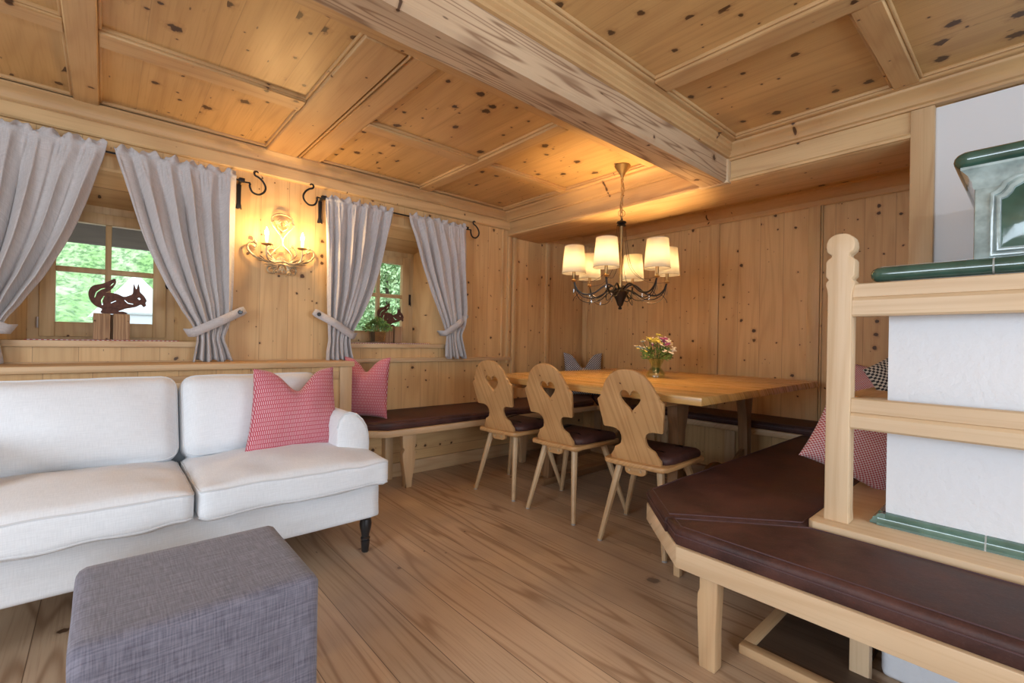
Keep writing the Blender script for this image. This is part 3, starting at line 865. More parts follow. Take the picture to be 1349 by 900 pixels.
# mantel slab: bullnose tiles
def bull(z0, z1, k=7):
    c = (z0 + z1) / 2; r = (z1 - z0) / 2
    return [(r * math.cos(a) * 1.0, c + r * math.sin(a)) for a in [-PI / 2 + PI * i / k for i in range(k + 1)]]
def bull_slab(parent, name, x0, y1, z0, z1, joints, mat, xend=XA + .01, yend=-2.2):
    o = None
    bm = B(); r = (z1 - z0) / 2
    ys = [y1] + joints + [yend]
    for i, (a, b) in enumerate(zip(ys, ys[1:])):
        if i == 0: 
            # rounded outer corner: sweep around the corner
            rings = []
            path = [((x0 + r, b + .002), (-1, 0))] + [((x0 + r + .0, a - r - .0), (-1, 0))]
            cxy = (x0 + r + .012, a - r - .012)
            path = [((x0 + r, b + .002), (-1, 0))]
            for k in range(7):
                t = PI - k / 6 * PI / 2
                path.append(((cxy[0] + .012 * math.cos(t), cxy[1] + .012 * math.sin(t)), (math.cos(t), math.sin(t))))
            path.append(((xend, a - r), (0, 1)))
            for (px, py), (nx, ny) in path:
                rings.append([bm.verts.new((px + nx * o_, py + ny * o_, z)) for o_, z in bull(z0, z1, 8)] + [bm.verts.new((px - nx * .05, py - ny * .05, z1)), bm.verts.new((px - nx * .05, py - ny * .05, z0))])
            for A, C in zip(rings, rings[1:]):
                n = len(A)
                for k in range(n): bm.faces.new((A[k], A[(k + 1) % n], C[(k + 1) % n], C[k]))
            bm.faces.new(rings[0]); bm.faces.new(rings[-1][::-1])
        else:
            pts = [(x0 + r - o_, z) for o_, z in bull(z0, z1, 8)] + [(x0 + r + .05, z1), (x0 + r + .05, z0)]
            prism(bm, pts, 1, a - .002, b + .002)
    finish(name, bm, mat, parent)
    bm = B(); pts = [(x0 + r - o_ * .93, (z0 + z1) / 2 + (z - (z0 + z1) / 2) * .93) for o_, z in bull(z0, z1, 8)] + [(x0 + r + .05, z1 - .003), (x0 + r + .05, z0 + .003)]
    prism(bm, pts, 1, yend, y1 - .05); return finish('grout_line', bm, GROUT, parent)
bull_slab(st, 'mantel_tiles', 1.868, .372, 1.214, 1.262, [.088, -.235, -.56], TILE)
bm = B(); box(bm, 1.90, XA, -2.2, .345, 1.258, 1.2635); finish('mantel_top', bm, TILE, st)
# upper tiled body
XU, YU = 2.06, .142
bm = B(); box(bm, XU, XA, -2.2, YU, 1.262, 1.60, .006); finish('upper_body', bm, TILEP, st)
def notched(y0, y1, z0, z1, d, c=.045):
    """panel outline with stepped corners"""
    P = []
    y0 += d; y1 -= d; z0 += d; z1 -= d
    P += [(y0, z0), (y1, z0)]
    c1 = c
    P += [(y1, z1 - c1), (y1 - .012, z1 - c1 + .004), (y1 - .022, z1 - c1 + .016), (y1 - .028, z1 - c1 + .030), (y1 - .040, z1 - .008), (y1 - .052, z1)]
    P += [(y0 + .052, z1), (y0 + .040, z1 - .008), (y0 + .028, z1 - c1 + .030), (y0 + .022, z1 - c1 + .016), (y0 + .012, z1 - c1 + .004), (y0, z1 - c1)]
    return P
for ya, yb in ((-.195, .107), (-.535, -.235)):
    bm = B(); prism(bm, notched(ya, yb, 1.288, 1.532, 0), 0, XU + .002, XU - .006, .002, holes=[notched(ya, yb, 1.288, 1.532, .010)]); 
    prism(bm, notched(ya, yb, 1.288, 1.532, .014), 0, XU + .002, XU - .009, .002, holes=[notched(ya, yb, 1.288, 1.532, .024)])
    finish('tile_frame', bm, TILEP, st)
    bm = B(); P = notched(ya, yb, 1.288, 1.532, .026)
    c = ((ya + yb) / 2, 1.41); rings = []
    for k, dx in ((1, -.001), (.97, -.002), (.8, -.008), (.6, -.014), (.4, -.018), (.2, -.020)):
        rings.append([bm.verts.new((XU + dx, c[0] + (p[0] - c[0]) * k, c[1] + (p[1] - c[1]) * k)) for p in P])
    for A, C in zip(rings, rings[1:]):
        for k in range(len(A)): bm.faces.new((A[k], A[(k + 1) % len(A)], C[(k + 1) % len(A)], C[k]))
    bm.faces.new(rings[-1]); finish('tile_boss', bm, TILE, st)
bull_slab(st, 'cornice_tiles', 2.012, .190, 1.572, 1.622, [-.5], TILE)
bm = B(); skirt(bm, (XU, XA - .01, -2.2, YU), [(.0, 1.505), (.003, 1.51), (.006, 1.53), (.014, 1.548), (.026, 1.562), (.030, 1.566), (.030, 1.574)]); finish('cornice_cove', bm, TILEP, st)

# floor plate below the bench ------------------------------------------------------
fp = thing('floor_hatch', (1.66, .2, 0), 'dark plank floor panel with light wooden edging under the stove bench', 'floor panel')
bm = B(); box(bm, 1.60, 1.715, -1.6, .60, 0, .020); box(bm, 1.715, 2.3, .34, .60, 0, .020); finish('dark_planks', bm, DARKW(1), fp)
bm = B(); box(bm, 1.562, 1.60, -1.6, .635, 0, .030, .003); finish('edge_strip', bm, BENCH(1), fp)
bm = B(); box(bm, 1.60, 2.3, .60, .635, 0, .030, .003); finish('edge_strip', bm, BENCH(0), fp)

# niche side backrest box --------------------------------------------------------------
bx = thing('backrest_box', (3.2, .5, .41), 'low wooden box behind the stove bench holding two pillows', 'box')
bm = B(); box(bm, 2.53, 3.93, .56, .585, .414, .775); box(bm, 2.53, 2.555, .37, .56, .432, .775); finish('front_panel', bm, BENCH(0), bx)
bm = B(); box(bm, 2.52, 3.94, .37, .60, .765, .785, .004); finish('lid', bm, BENCH(0), bx)

# ------------------------------------------------------------------ sofa
SF = thing('sofa', (.25, 2.4, 0), 'long white slipcovered sofa with two seat cushions, standing before the ledge', 'sofa')
def crown(hz, amt, seed, wr=.007):
    def fn(p, q):
        k = (1 - q.x ** 2) * (1 - q.y ** 2)
        p = p.copy()
        p.z += amt * k * (1 if q.z > 0 else -.2) * abs(q.z)
        w = mnoise.noise(Vector((p.x * 9 + seed, p.y * 9, p.z * 9))) * wr
        p.z += w; p.y += w * .7
        return p
    return fn
def piping_ring(c, h, r, z, fn, n=160, rt=.0045):
    out = []
    for i in range(n):
        a = 2 * PI * i / n
        # square-ish ring
        ca, sa = math.cos(a), math.sin(a)
        k = 1 / max(abs(ca), abs(sa))
        q = Vector((ca * k, sa * k, z / h[2]))
        p = Vector((q.x * h[0], q.y * h[1], z))
        inn = Vector([max(-(h[j] - r), min(h[j] - r, p[j])) for j in range(3)]); d = p - inn
        if d.length > 1e-9: p = inn + d.normalized() * r
        p = fn(p, q) if fn else p
        out.append(p + Vector(c))
    return out
def seat_cushion(x0, x1, seed):
    c = ((x0 + x1) / 2, (1.945 + 2.50) / 2, .400); h = ((x1 - x0) / 2, (2.50 - 1.945) / 2, .062)
    fn = crown(.07, .048, seed, .010)
    bm = B(); rbox(bm, c, h, .030, 22, fn)
    o = finish('seat_cushion', bm, COTTON, SF, ang=80)
    bm = B()
    for z in (.048, -.052): tube(bm, piping_ring(c, h, .030, z, fn), .0042, 6, closed=True)
    finish('piping', bm, PIPING, o)
seat_cushion(.256, .985, 3); seat_cushion(-.485, .247, 9)
def back_cushion(x0, x1, seed):
    h = ((x1 - x0) / 2 + .006, .085, .190)
    def fn(p, q):
        k = (1 - q.x ** 2) * (1 - q.z ** 2)
        p = p.copy(); p.y += .045 * k * (-1 if q.y < 0 else .3) * abs(q.y)
        w = mnoise.noise(Vector((p.x * 7 + seed, p.y * 7, p.z * 7))) * .006
        p.y += w; p.z += w
        # narrower towards the outer top
        return p
    R = Matrix.Rotation(rad(-21), 3, 'X'); c = Vector(((x0 + x1) / 2, 2.545, .628))
    bm = B(); rbox(bm, (0, 0, 0), h, .065, 24, lambda p, q: R @ fn(p, q)); bmesh.ops.translate(bm, verts=bm.verts, vec=c)
    o = finish('back_cushion', bm, COTTON, SF, ang=80)
    bm = B(); pts = []
    for i in range(140):
        a = 2 * PI * i / 140; ca, sa = math.cos(a), math.sin(a); k = 1 / max(abs(ca), abs(sa))
        q = Vector((ca * k, -.8, sa * k)); p = Vector((q.x * h[0], -.058, q.z * h[2]))
        inn = Vector([max(-(h[j] - .065), min(h[j] - .065, p[j])) for j in range(3)]); d = p - inn
        if d.length > 1e-9: p = inn + d.normalized() * .065
        pts.append(R @ fn(p, q) + c)
    tube(bm, pts, .0042, 6, closed=True); finish('piping', bm, PIPING, o)
back_cushion(.262, .862, 2); back_cushion(-.355, .246, 5)
# slipcovered base with slightly wavy hem
bm = B()
def basefn(p, q):
    p = p.copy()
    if q.z < -.2:
        w = math.sin(p.x * 9 + 1.3 * math.sin(p.x * 4)) * .010 * min(1, (-q.z - .2) * 1.5)
        p.z += w * .5; p.y += w * (1 if q.y > 0 else -1); 
    return p
rbox(bm, (.25, 2.42, .262), (.722, .405, .088), .02, 26, basefn); finish('base', bm, COTTON, SF, ang=80)
bm = B()
rbox(bm, (.25, 2.735, .50), (.60, .09, .27), .07, 14); finish('back_frame', bm, COTTON, SF, ang=80)
# arms
def arm(sgn):
    base = [(.822, .22), (.822, .58), (.832, .618), (.852, .642), (.880, .650), (.912, .640), (.942, .612), (.962, .578), (.972, .54), (.975, .50), (.974, .22)]
    pts = [((x if sgn > 0 else .5 - x), z) for x, z in base]
    bm = B(); n = len(pts)
    rings = []
    for y, k in ((2.150, .90), (2.153, .96), (2.165, 1), (2.4, 1.0), (2.80, 1.0), (2.815, .95)):
        cx = sum(p[0] for p in pts) / n; cz = .42
        rings.append([bm.verts.new((cx + (x - cx) * k, y, cz + (z - cz) * k)) for x, z in pts])
    for A, C in zip(rings, rings[1:]):
        for k in range(n): bm.faces.new((A[k], A[(k + 1) % n], C[(k + 1) % n], C[k]))
    bm.faces.new(rings[0]); bm.faces.new(rings[-1])
    o = finish('arm', bm, COTTON, SF, ang=50)
    bm = B(); tube(bm, [(x, 2.160, z) for x, z in pts[1:]], .0042, 6); finish('piping', bm, PIPING, o)
arm(1); arm(-1)
def turned_leg(x, y):
    bm = B(); lathe(bm, [(.013, 0), (.017, .006), (.020, .045), (.021, .052), (.016, .056), (.022, .062), (.022, .068), (.017, .072), (.019, .085), (.026, .115), (.028, .135), (.024, .155), (.026, .160), (.026, .19)], (x, y, 0), 20)
    finish('leg', bm, BLACKW, SF, ang=30)
for x in (.935, -.435):
    turned_leg(x, 2.085); turned_leg(x, 2.76)

# ottoman
bm = B()
def ofn(p, q):
    p = p.copy(); w = mnoise.noise(p * 6) * .002
    p.x += w; p.y += w
    return p
rbox(bm, (.180, 1.365, .212), (.226, .212, .210), .024, 16, ofn)
o = finish('ottoman', bm, OTTO, None, ang=80, loc=(.180, 1.365, 0)); tag(o, 'square dark grey fabric ottoman in front of the white sofa', 'ottoman')

# ------------------------------------------------------------------ pillows
def pillow(name, loc, rot, w, h, t, mat, label, group=None, shear=0, chop=.10, seed=0, dx=0, pinch=.07, flare=0):
    bm = B(); N = 40
    def P(u, v, s):
        x = u * w / 2 * (1 - pinch * (1 - v * v)) * (1 - flare * v) + shear * v; z = v * h / 2 * (1 - pinch * (1 - u * u))
        k = max(0.0, (1 - abs(u) ** 2.4) * (1 - abs(v) ** 2.4)) ** .55
        vv_ = max(0, v) ** 1.6
        z -= chop * math.exp(-((u - dx) / .38) ** 2) * vv_
        y = s * t / 2 * k * (1 - .35 * math.exp(-((u - dx) / .25) ** 2) * vv_)
        q = mnoise.noise(Vector((x * 9 + seed, z * 9, s))) * .010 * k
        # drag folds from the chop
        q += .004 * k * math.sin((u - dx) * 14 + v * 5) * vv_
        return (x, y + q, z + h / 2)
    for s in (-1, 1):
        g = [[bm.verts.new(P(-1 + 2 * i / N, -1 + 2 * j / N, s)) for i in range(N + 1)] for j in range(N + 1)]
        for j in range(N):
            for i in range(N):
                f = (g[j][i], g[j][i + 1], g[j + 1][i + 1], g[j + 1][i]); bm.faces.new(f if s < 0 else f[::-1])
    bmesh.ops.remove_doubles(bm, verts=bm.verts, dist=1e-5)
    o = finish(name, bm, mat, None, ang=80); o.location = loc; o.rotation_euler = rot
    return tag(o, label, 'pillow', group)
pillow('throw_pillow', (.690, 2.285, .466), (rad(-14), 0, rad(2)), .405, .40, .15, REDP, 'red and white dashed pillow with a dented top, on the white sofa', chop=.10, seed=1, flare=.09, shear=.012)
pillow('throw_pillow', (1.345, 3.06, .458), (rad(-6), 0, rad(-50)), .34, .42, .15, REDP, 'red and white dashed pillow standing at the left end of the leather bench', chop=.09, seed=4)
pillow('throw_pillow', (3.70, 3.09, .456), (rad(-10), 0, rad(-42)), .40, .445, .13, BWS, 'fine black and white checked pillow in the far corner behind the table', chop=.15, seed=6)
pillow('throw_pillow', (2.30, .535, .470), (rad(-10), rad(24), rad(-62)), .34, .34, .14, REDC, 'large red and white checked pillow leaning by the stove, behind the newel post', chop=.03, seed=8)
pillow('throw_pillow', (3.80, .73, .456), (rad(-8), 0, rad(-86)), .36, .45, .11, REDC, 'red checked pillow on the back wall bench, mostly hidden behind the newel post', chop=.02, seed=9)
pillow('throw_pillow', (3.02, .46, .790), (rad(-10), rad(-28), rad(-40)), .22, .17, .08, BWC, 'black and cream checked pillow tilted on the box beside the stove', chop=.0, seed=10)

# ------------------------------------------------------------------ table
tb = thing('dining_table', (2.86, 1.79, 0), 'large square oiled wooden dining table between the corner benches', 'table')
TX0, TX1, TY0, TY1 = 2.02, 3.70, 1.00, 2.62
bm = B(); box(bm, TX0, TX1, TY0, TY1, .722, .762, .004, 2); finish('tabletop', bm, TABLE(1), tb)
bm = B(); box(bm, 2.10, 3.6, 1.22, 1.30, .69, .722); finish('batten', bm, CHAIR(0), tb); bm = B(); box(bm, 2.10, 3.6, 2.28, 2.36, .69, .722); finish('batten', bm, CHAIR(0), tb)
for x, sg in ((2.40, -1), (3.31, 1)):
    for y in (1.33, 2.30):
        P = [(-.035, 0), (.035, 0), (.032, .10), (.034, .35), (.040, .52), (.060, .60), (.066, .66), (.050, .692), (-.050, .692), (-.066, .66), (-.060, .60), (-.040, .52), (-.034, .35), (-.032, .10)]
        bm = B(); prism(bm, [(x + a - sg * .03 * (b / .7 - .5), b) for a, b in P], 1, y - .03, y + .03, .004); finish('leg', bm, TLEG(2), tb)
for y in (1.33, 2.30):
    n = 24; P = [(2.42 + .87 * i / n, .235 + .035 * math.cos(i / n * 2 * PI * 2) + .03 * abs(i / n - .5) * 2) for i in range(n + 1)]
    P += [(3.29 - .87 * i / n, .13 - .02 * math.cos(i / n * 2 * PI)) for i in range(n + 1)]
    bm = B(); prism(bm, P, 1, y - .012, y + .012, .002); finish('stretcher', bm, TLEG(0), tb)
    bm = B(); box(bm, 2.30, 3.42, y - .04, y + .04, .0, .045, .004); finish('foot_rail', bm, TLEG(0), tb)
bm = B(); box(bm, 2.84, 2.88, 1.34, 2.29, .16, .24, .003); finish('stretcher', bm, TLEG(1), tb)

# vase of flowers
vs = thing('flower_vase', (2.974, 1.815, .762), 'small bouquet of yellow, white and purple flowers in a green glass vase on the table', 'flower vase')
X0, Y0, Z0 = 2.974, 1.815, .762
bm = B(); lathe(bm, [(.002, .004), (.058, 0), (.066, .006), (.064, .03), (.046, .055), (.036, .07), (.038, .085), (.052, .115), (.058, .135), (.054, .135), (.048, .114), (.033, .085), (.031, .07), (.042, .052), (.058, .028), (.055, .012), (.002, .012)], (X0, Y0, Z0), 28)
finish('vase', bm, VASEG, vs)
rnd = random.Random(5)
def leafquad(bm, p, d, s, w):
    d = Vector(d).normalized(); side = d.cross(Vector((rnd.uniform(-1, 1), rnd.uniform(-1, 1), rnd.uniform(-.3, 1)))).normalized()
    up = side.cross(d) * s * .15
    p = Vector(p); q = [p, p + d * s * .5 + side * w, p + d * s, p + d * s * .5 - side * w]
    m_ = p + d * s * .5 + up
    v = [bm.verts.new(a) for a in q]; c = bm.verts.new(m_)
    for i in range(4): bm.faces.new((v[i], v[(i + 1) % 4], c))
bm = B()
heads = []
for i in range(46):
    a = rnd.random() * 2 * PI; e = rnd.random() ** .6
    R_ = .13 * e; z = .285 - .09 * e * e + rnd.uniform(-.02, .02)
    tip = Vector((X0 + R_ * math.cos(a), Y0 + R_ * math.sin(a) * 1.15, Z0 + z)); heads.append((tip, a, e))
    tube(bm, spline([(X0 + .02 * math.cos(a), Y0 + .02 * math.sin(a), Z0 + .03), (X0 + .03 * math.cos(a), Y0 + .03 * math.sin(a), Z0 + .13), tip], 3), .0016, 5)
finish('stems', bm, GREEND, vs)
bm = B()
for i in range(300):
    a = rnd.random() * 2 * PI; e = rnd.random() ** .5 * .85; z = .13 + rnd.random() * (.11 - .05 * e)
    p = (X0 + .10 * e * math.cos(a), Y0 + .115 * e * math.sin(a), Z0 + z)
    leafquad(bm, p, (math.cos(a), math.sin(a), rnd.uniform(-.4, .8)), rnd.uniform(.02, .04), .006)
finish('foliage', bm, GREEN, vs, smooth=False)
def bloom(bm, p, r, n=9):
    p = Vector(p); nrm = Vector((rnd.uniform(-.6, .3), rnd.uniform(-.8, .2), 1)).normalized(); u = nrm.orthogonal().normalized(); w = nrm.cross(u)
    c = bm.verts.new(p + nrm * r * .35)
    ring = []
    for k in range(n * 2):
        a = PI * k / n; rr = r * (1 if k % 2 else .62)
        ring.append(bm.verts.new(p + (u * math.cos(a) + w * math.sin(a)) * rr))
    b_ = bm.verts.new(p - nrm * r * .3)
    for k in range(2 * n):
        bm.faces.new((c, ring[k], ring[(k + 1) % (2 * n)])); bm.faces.new((b_, ring[(k + 1) % (2 * n)], ring[k]))
cols = {'yellow': (YEL, []), 'white': (WHT, []), 'purple': (PUR, []), 'blue': (BLU, [])}
rt = Vector((math.sin(YAW), -math.cos(YAW), 0))
for tip, a, e in heads:
    s = (tip - Vector((X0, Y0, Z0))).dot(rt)
    q = rnd.random()
    if s < -.05 and q < .6: cols['blue'][1].append((tip, .018))
    elif s < .02 and tip.z > Z0 + .24: cols['yellow'][1].append((tip, .028))
    elif abs(s - .03) < .045 and q < .5: cols['purple'][1].append((tip, .027))
    else: cols['white'][1].append((tip, .018))
for kx in range(150):
    tip, a, e = rnd.choice(heads); p = tip + Vector((rnd.uniform(-.02, .02), rnd.uniform(-.02, .02), rnd.uniform(-.015, .015)))
    s = (tip - Vector((X0, Y0, Z0))).dot(rt)
    (cols['white'] if s > .02 else cols['yellow'] if rnd.random() < .6 else cols['white'])[1].append((p, .010))
for nm, (mt, L) in cols.items():
    if not L: continue
    bm = B()
    for p, r_ in L: bloom(bm, p, r_)
    o = finish('blossoms', bm, mt, vs, smooth=False); o['label'] = nm.replace('blue', 'grey-blue') + ' blossoms'; o['kind'] = 'stuff'

# ------------------------------------------------------------------ chairs
def make_chair():
    r = thing('dining_chair', (0, 0, 0), 'x', 'chair', group='heart-back chairs along the table')
    # +x is forward; seat back edge at x = 0
    sp = [(-.012, -.150), (.01, -.168), (.37, -.205), (.395, -.19), (.402, 0), (.395, .19), (.37, .205), (.01, .168), (-.012, .150), (-.02, 0)]
    bm = B(); prism(bm, sp, 2, .398, .422, .006); finish('seat', bm, CHAIR(0), r)
    # cushion
    cp = [(.045, -.14), (.10, -.165), (.36, -.19), (.385, -.17), (.385, .17), (.36, .19), (.10, .165), (.045, .14)]
    bm = B(); rings = []
    for d, z in ((.004, .422), (0, .430), (0, .445), (.006, .456), (.018, .462), (.05, .466), (.09, .468)):
        rings.append([bm.verts.new((x, y, z + .003 * mnoise.noise(Vector((x * 20, y * 20, z * 5))))) for x, y in inset(cp, d)])
    for A, C in zip(rings, rings[1:]):
        for k in range(len(A)): bm.faces.new((A[k], A[(k + 1) % len(A)], C[(k + 1) % len(A)], C[k]))
    bm.faces.new(rings[0][::-1]); bm.faces.new(rings[-1]); finish('seat_cushion', bm, LEATHER, r, ang=70)
    # back plank with heart
    half = [(.132, 0), (.130, .028), (.122, .038), (.112, .052), (.104, .070), (.084, .080), (.070, .092), (.063, .112), (.062, .134), (.070, .152), (.084, .163), (.104, .168), (.150, .168), (.155, .173),
            (.172, .300), (.170, .308), (.158, .316), (.150, .326), (.152, .334), (.146, .342), (.138, .350), (.128, .376), (.110, .404), (.085, .430), (.055, .447), (.025, .455), (0, .457)]
    pts = [(y, z) for y, z in half] + [(-y, z) for y, z in half[-2::-1]]
    heart = []
    hc = .314
    for k in range(28):
        t = 2 * PI * k / 28
        heart.append((-.008 + .0040 * 16 * math.sin(t) ** 3 * .86, hc + .0038 * (13 * math.cos(t) - 5 * math.cos(2 * t) - 2 * math.cos(3 * t) - math.cos(4 * t))))
    bm = B(); prism(bm, pts, 0, -.008, .008, .0035, holes=[heart])
    R = Matrix.Rotation(rad(-15), 4, 'Y') @ Matrix.Diagonal((1, 1, 1.05, 1))
    bmesh.ops.transform(bm, matrix=Matrix.Translation((.026, 0, .416)) @ R, verts=bm.verts)
    finish('backrest', bm, CHAIR(2), r)
    # underside cleat with two pegs
    bm = B(); prism(bm, [(-.055, .398), (.055, .398), (.055, .372), (.048, .362), (.03, .356), (-.03, .356), (-.048, .362), (-.055, .372)], 0, .012, .036, .002)
    finish('cleat', bm, CHAIR(1), r)
    for y in (-.03, .03):
        bm = B(); tube(bm, [(.006, y, .378), (.042, y, .378)], .006, 8); finish('peg', bm, CLEG(0), r)
    for x in (.07, .31):
        bm = B(); box(bm, x - .03, x + .03, -.13 - .03 * x, .13 + .03 * x, .380, .398, .004); finish('batten', bm, CHAIR(1), r)
    for (xt, yt), (xb, yb) in (((.065, .105), (-.022, .170)), ((.065, -.105), (-.022, -.170)), ((.31, .13), (.395, .245)), ((.31, -.13), (.395, -.245))):
        bm = B(); a = Vector((xb, yb, .006)); b = Vector((xt, yt, .40))
        tube(bm, [a, a + (b - a) * .5, b], [.0125, .0165, .0195], 8); finish('leg', bm, CLEG(2), r)
        bm = B(); tube(bm, [(xb, yb, 0), (xb, yb, .008)], .012, 8); finish('foot_pad', bm, WOODSOLE, r)
    return r
ch = make_chair()
def place(o, x, y, rz, label):
    o.location = (x, y, 0); o.rotation_euler = (0, 0, rad(rz)); o['label'] = label
def dup(root):
    r = root.copy(); S.collection.objects.link(r)
    for c in root.children:
        d = c.copy(); S.collection.objects.link(d); d.parent = r
        for g in c.children:
            e = g.copy(); S.collection.objects.link(e); e.parent = d
    return r
place(ch, 1.945, 1.297, 7, 'wooden heart-back chair nearest the leather stove bench')
c2 = dup(ch); place(c2, 1.955, 1.848, 4, 'wooden heart-back chair in the middle of the three at the table')
c3 = dup(ch); place(c3, 1.940, 2.338, 7, 'wooden heart-back chair farthest away, nearest the window wall')

# ------------------------------------------------------------------ curtains
YC = 3.252
def curtain(L, R, n, seed, label, tie, side, group='linen curtains'):
    """L, R: (x, z) edges, z descending. side: +1 strap buttons to the right, -1 to the left"""
    rnd = random.Random(seed)
    xm = (L[-1][0] + R[-1][0]) / 2
    root = thing('curtain', ((L[-1][0] + R[-1][0]) / 2, YC, L[-1][1]), label, 'curtain', group)
    wmax = R[0][0] - L[0][0]
    z_top, z_bot = L[0][1], L[-1][1]
    NU, NV = 170, 80
    bm = B(); g = []
    ph = [rnd.uniform(-.5, .5) for _ in range(12)]
    def phase(s):
        f = s * n
        i = min(11, int(f)); j = min(11, i + 1)
        return 2 * PI * f + ph[i] * (1 - (f - i)) + ph[j] * (f - i)
    zrod = z_top - .034
    for j in range(NV + 1):
        t = j / NV; z = z_top + (z_bot - z_top) * t ** 1.15
        xl, xr = lerp_poly(L, z), lerp_poly(R, z); w = xr - xl
        row = []
        narrow = 1 - w / wmax
        for i in range(NU + 1):
            s = i / NU
            f = phase(s)
            below = max(0, min(1, (zrod - z) / .25))
            amp = (.009 + .020 * below + .014 * narrow)
            if z < tie[1] + .12:
                k = max(0, 1 - abs(z - tie[1]) / .10); amp = amp * (1 - .45 * k)
            wv = mnoise.noise(Vector((s * 5.0 + seed, z * 1.3, 0)))
            am = amp * (.75 + .9 * wv)
            y = -am * math.sin(f + .5 * wv) - .007 * math.sin(1.9 * f + 1 + 2 * t) * below - .013 + .012 * mnoise.noise(Vector((s * 3, z * 5, seed)))
            if not below: y = -.016 - .5 * am * (1 + math.sin(f))
            # rod pocket gathers and ruffle
            g3 = math.sin(f * 3.3 + 2 * math.sin(f)) 
            if z > zrod - .03:
                y -= .004 * (1 + g3)
            hem = 0
            if z > zrod + .012:
                y += .012 + .016 * math.sin(f * 1.4 + seed) + .006 * g3; hem = (.009 * math.sin(f * 1.05 + seed * 2) + .006 * math.sin(f * 2.3 + seed) + .003 * g3) * (z - zrod) / .03
            if z < zrod: y += .006 * g3 * max(0, 1 - (zrod - z) / .16)
            if z < tie[1] - .03: hem -= .008 * math.sin(f * .5 + seed) * min(1, (tie[1] - z) / .15)
            x = xl + w * (s + .010 * math.sin(2 * f) * below) 
            row.append(bm.verts.new((x, YC + y, z + hem * (1 if z > zrod else (1 if t > .9 else 0)))))
        g.append(row)
    for j in range(NV):
        for i in range(NU): bm.faces.new((g[j][i], g[j][i + 1], g[j + 1][i + 1], g[j + 1][i]))
    o = finish('drape', bm, LINEN, root, ang=180)
    md = o.modifiers.new('cloth', 'SOLIDIFY'); md.thickness = .0022; md.offset = 0
    # strap
    (x0, z0), (x1, z1) = tie[2], tie[3]
    d = Vector((x1 - x0, 0, z1 - z0)); Ln = d.length; d.normalize(); nrm = Vector((-d.z, 0, d.x))
    w = .026
    bm = B(); N = 14; rows = []
    for k in range(N + 1):
        t = k / N
        p = Vector((x0, 0, z0)) + d * Ln * t
        yy = (YC - .052 + .006 * math.sin(t * 9) + .02 * max(0, .18 - t) / .18) + (.105 if False else .0) + .10 * max(0, t - .55) ** 1.2
        yy = min(yy, 3.318)
        hw = w * (1 if k < N else .8)
        rows.append([bm.verts.new((p.x + nrm.x * a, yy, p.z + nrm.z * a)) for a in (-hw, 0, hw)])
    # wrap round the back of the gathered cloth
    for A, C in zip(rows, rows[1:]):
        for k in range(2): bm.faces.new((A[k], A[k + 1], C[k + 1], C[k]))
    e0 = rows[0]
    bk = [bm.verts.new((v.co.x - .03 * side, YC - .01, v.co.z)) for v in e0]
    bk2 = [bm.verts.new((v.co.x - .02 * side, YC + .045, v.co.z)) for v in e0]
    for A, C in ((e0, bk), (bk, bk2)):
        for k in range(2): bm.faces.new((A[k], A[k + 1], C[k + 1], C[k]))
    o = finish('tieback', bm, LINEN, root, ang=180)
    md = o.modifiers.new('cloth', 'SOLIDIFY'); md.thickness = .004; md.offset = 0
    p = Vector((x0, 0, z0)) + d * (Ln - .035)
    bm = B()
    lathe(bm, [(.0, -.005), (.008, -.005), (.0135, -.003), (.0135, .001), (.010, .004), (.0, .004)], (0, 0, 0), 16)
    bmesh.ops.transform(bm, matrix=Matrix.Translation((p.x, YC - .052 + .10 * .35 ** 1.2 - .006, p.z)) @ Matrix.Rotation(rad(90), 4, 'X'), verts=bm.verts)
    finish('button', bm, BLACKW, o)
    return root
e2L = [(.025, 2.003), (.074, 1.80), (.118, 1.64), (.175, 1.467), (.255, 1.28), (.330, 1.14), (.385, 1.045), (.402, .99), (.395, .93), (.384, .853)]
e2R = [(.591, 2.008), (.588, 1.80), (.586, 1.64), (.585, 1.45), (.583, 1.30), (.580, 1.17), (.565, 1.06), (.545, .99), (.565, .93), (.590, .850)]
curtain(e2L, e2R, 5.6, 2, 'pale grey linen curtain tied back right of the left window', (.47, 1.03, (.382, 1.018), (.652, 1.168)), 1)
mir = lambda P: [(2 * .012 - x, z) for x, z in P]
curtain(mir(e2R), mir(e2L), 5.6, 5, 'pale grey linen curtain cut off by the left edge of the picture', (-.45, 1.03, (-.355, 1.018), (-.628, 1.168)), -1)
e3L = [(1.126, 1.985), (1.135, 1.75), (1.142, 1.55), (1.148, 1.30), (1.150, 1.15), (1.155, 1.05), (1.160, .99), (1.152, .92), (1.150, .847)]
e3R = [(1.627, 1.992), (1.595, 1.82), (1.559, 1.665), (1.520, 1.50), (1.470, 1.335), (1.400, 1.17), (1.335, 1.045), (1.312, .99), (1.318, .92), (1.332, .845)]
curtain(e3L, e3R, 5.4, 8, 'pale grey linen curtain tied back beside the wall lamp, left of the right window', (1.24, 1.03, (1.325, 1.020), (1.060, 1.180)), -1)
e4L = [(1.755, 1.985), (1.800, 1.84), (1.850, 1.69), (1.905, 1.54), (1.965, 1.40), (2.040, 1.24), (2.102, 1.10), (2.122, 1.03), (2.118, .94), (2.118, .855)]
e4R = [(2.303, 1.980), (2.313, 1.80), (2.318, 1.60), (2.318, 1.40), (2.315, 1.25), (2.300, 1.12), (2.272, 1.04), (2.290, .95), (2.327, .858)]
curtain(e4L, e4R, 5.6, 11, 'pale grey linen curtain tied back at the far right of the right window', (2.2, 1.05, (2.105, 1.058), (2.335, 1.225)), 1)

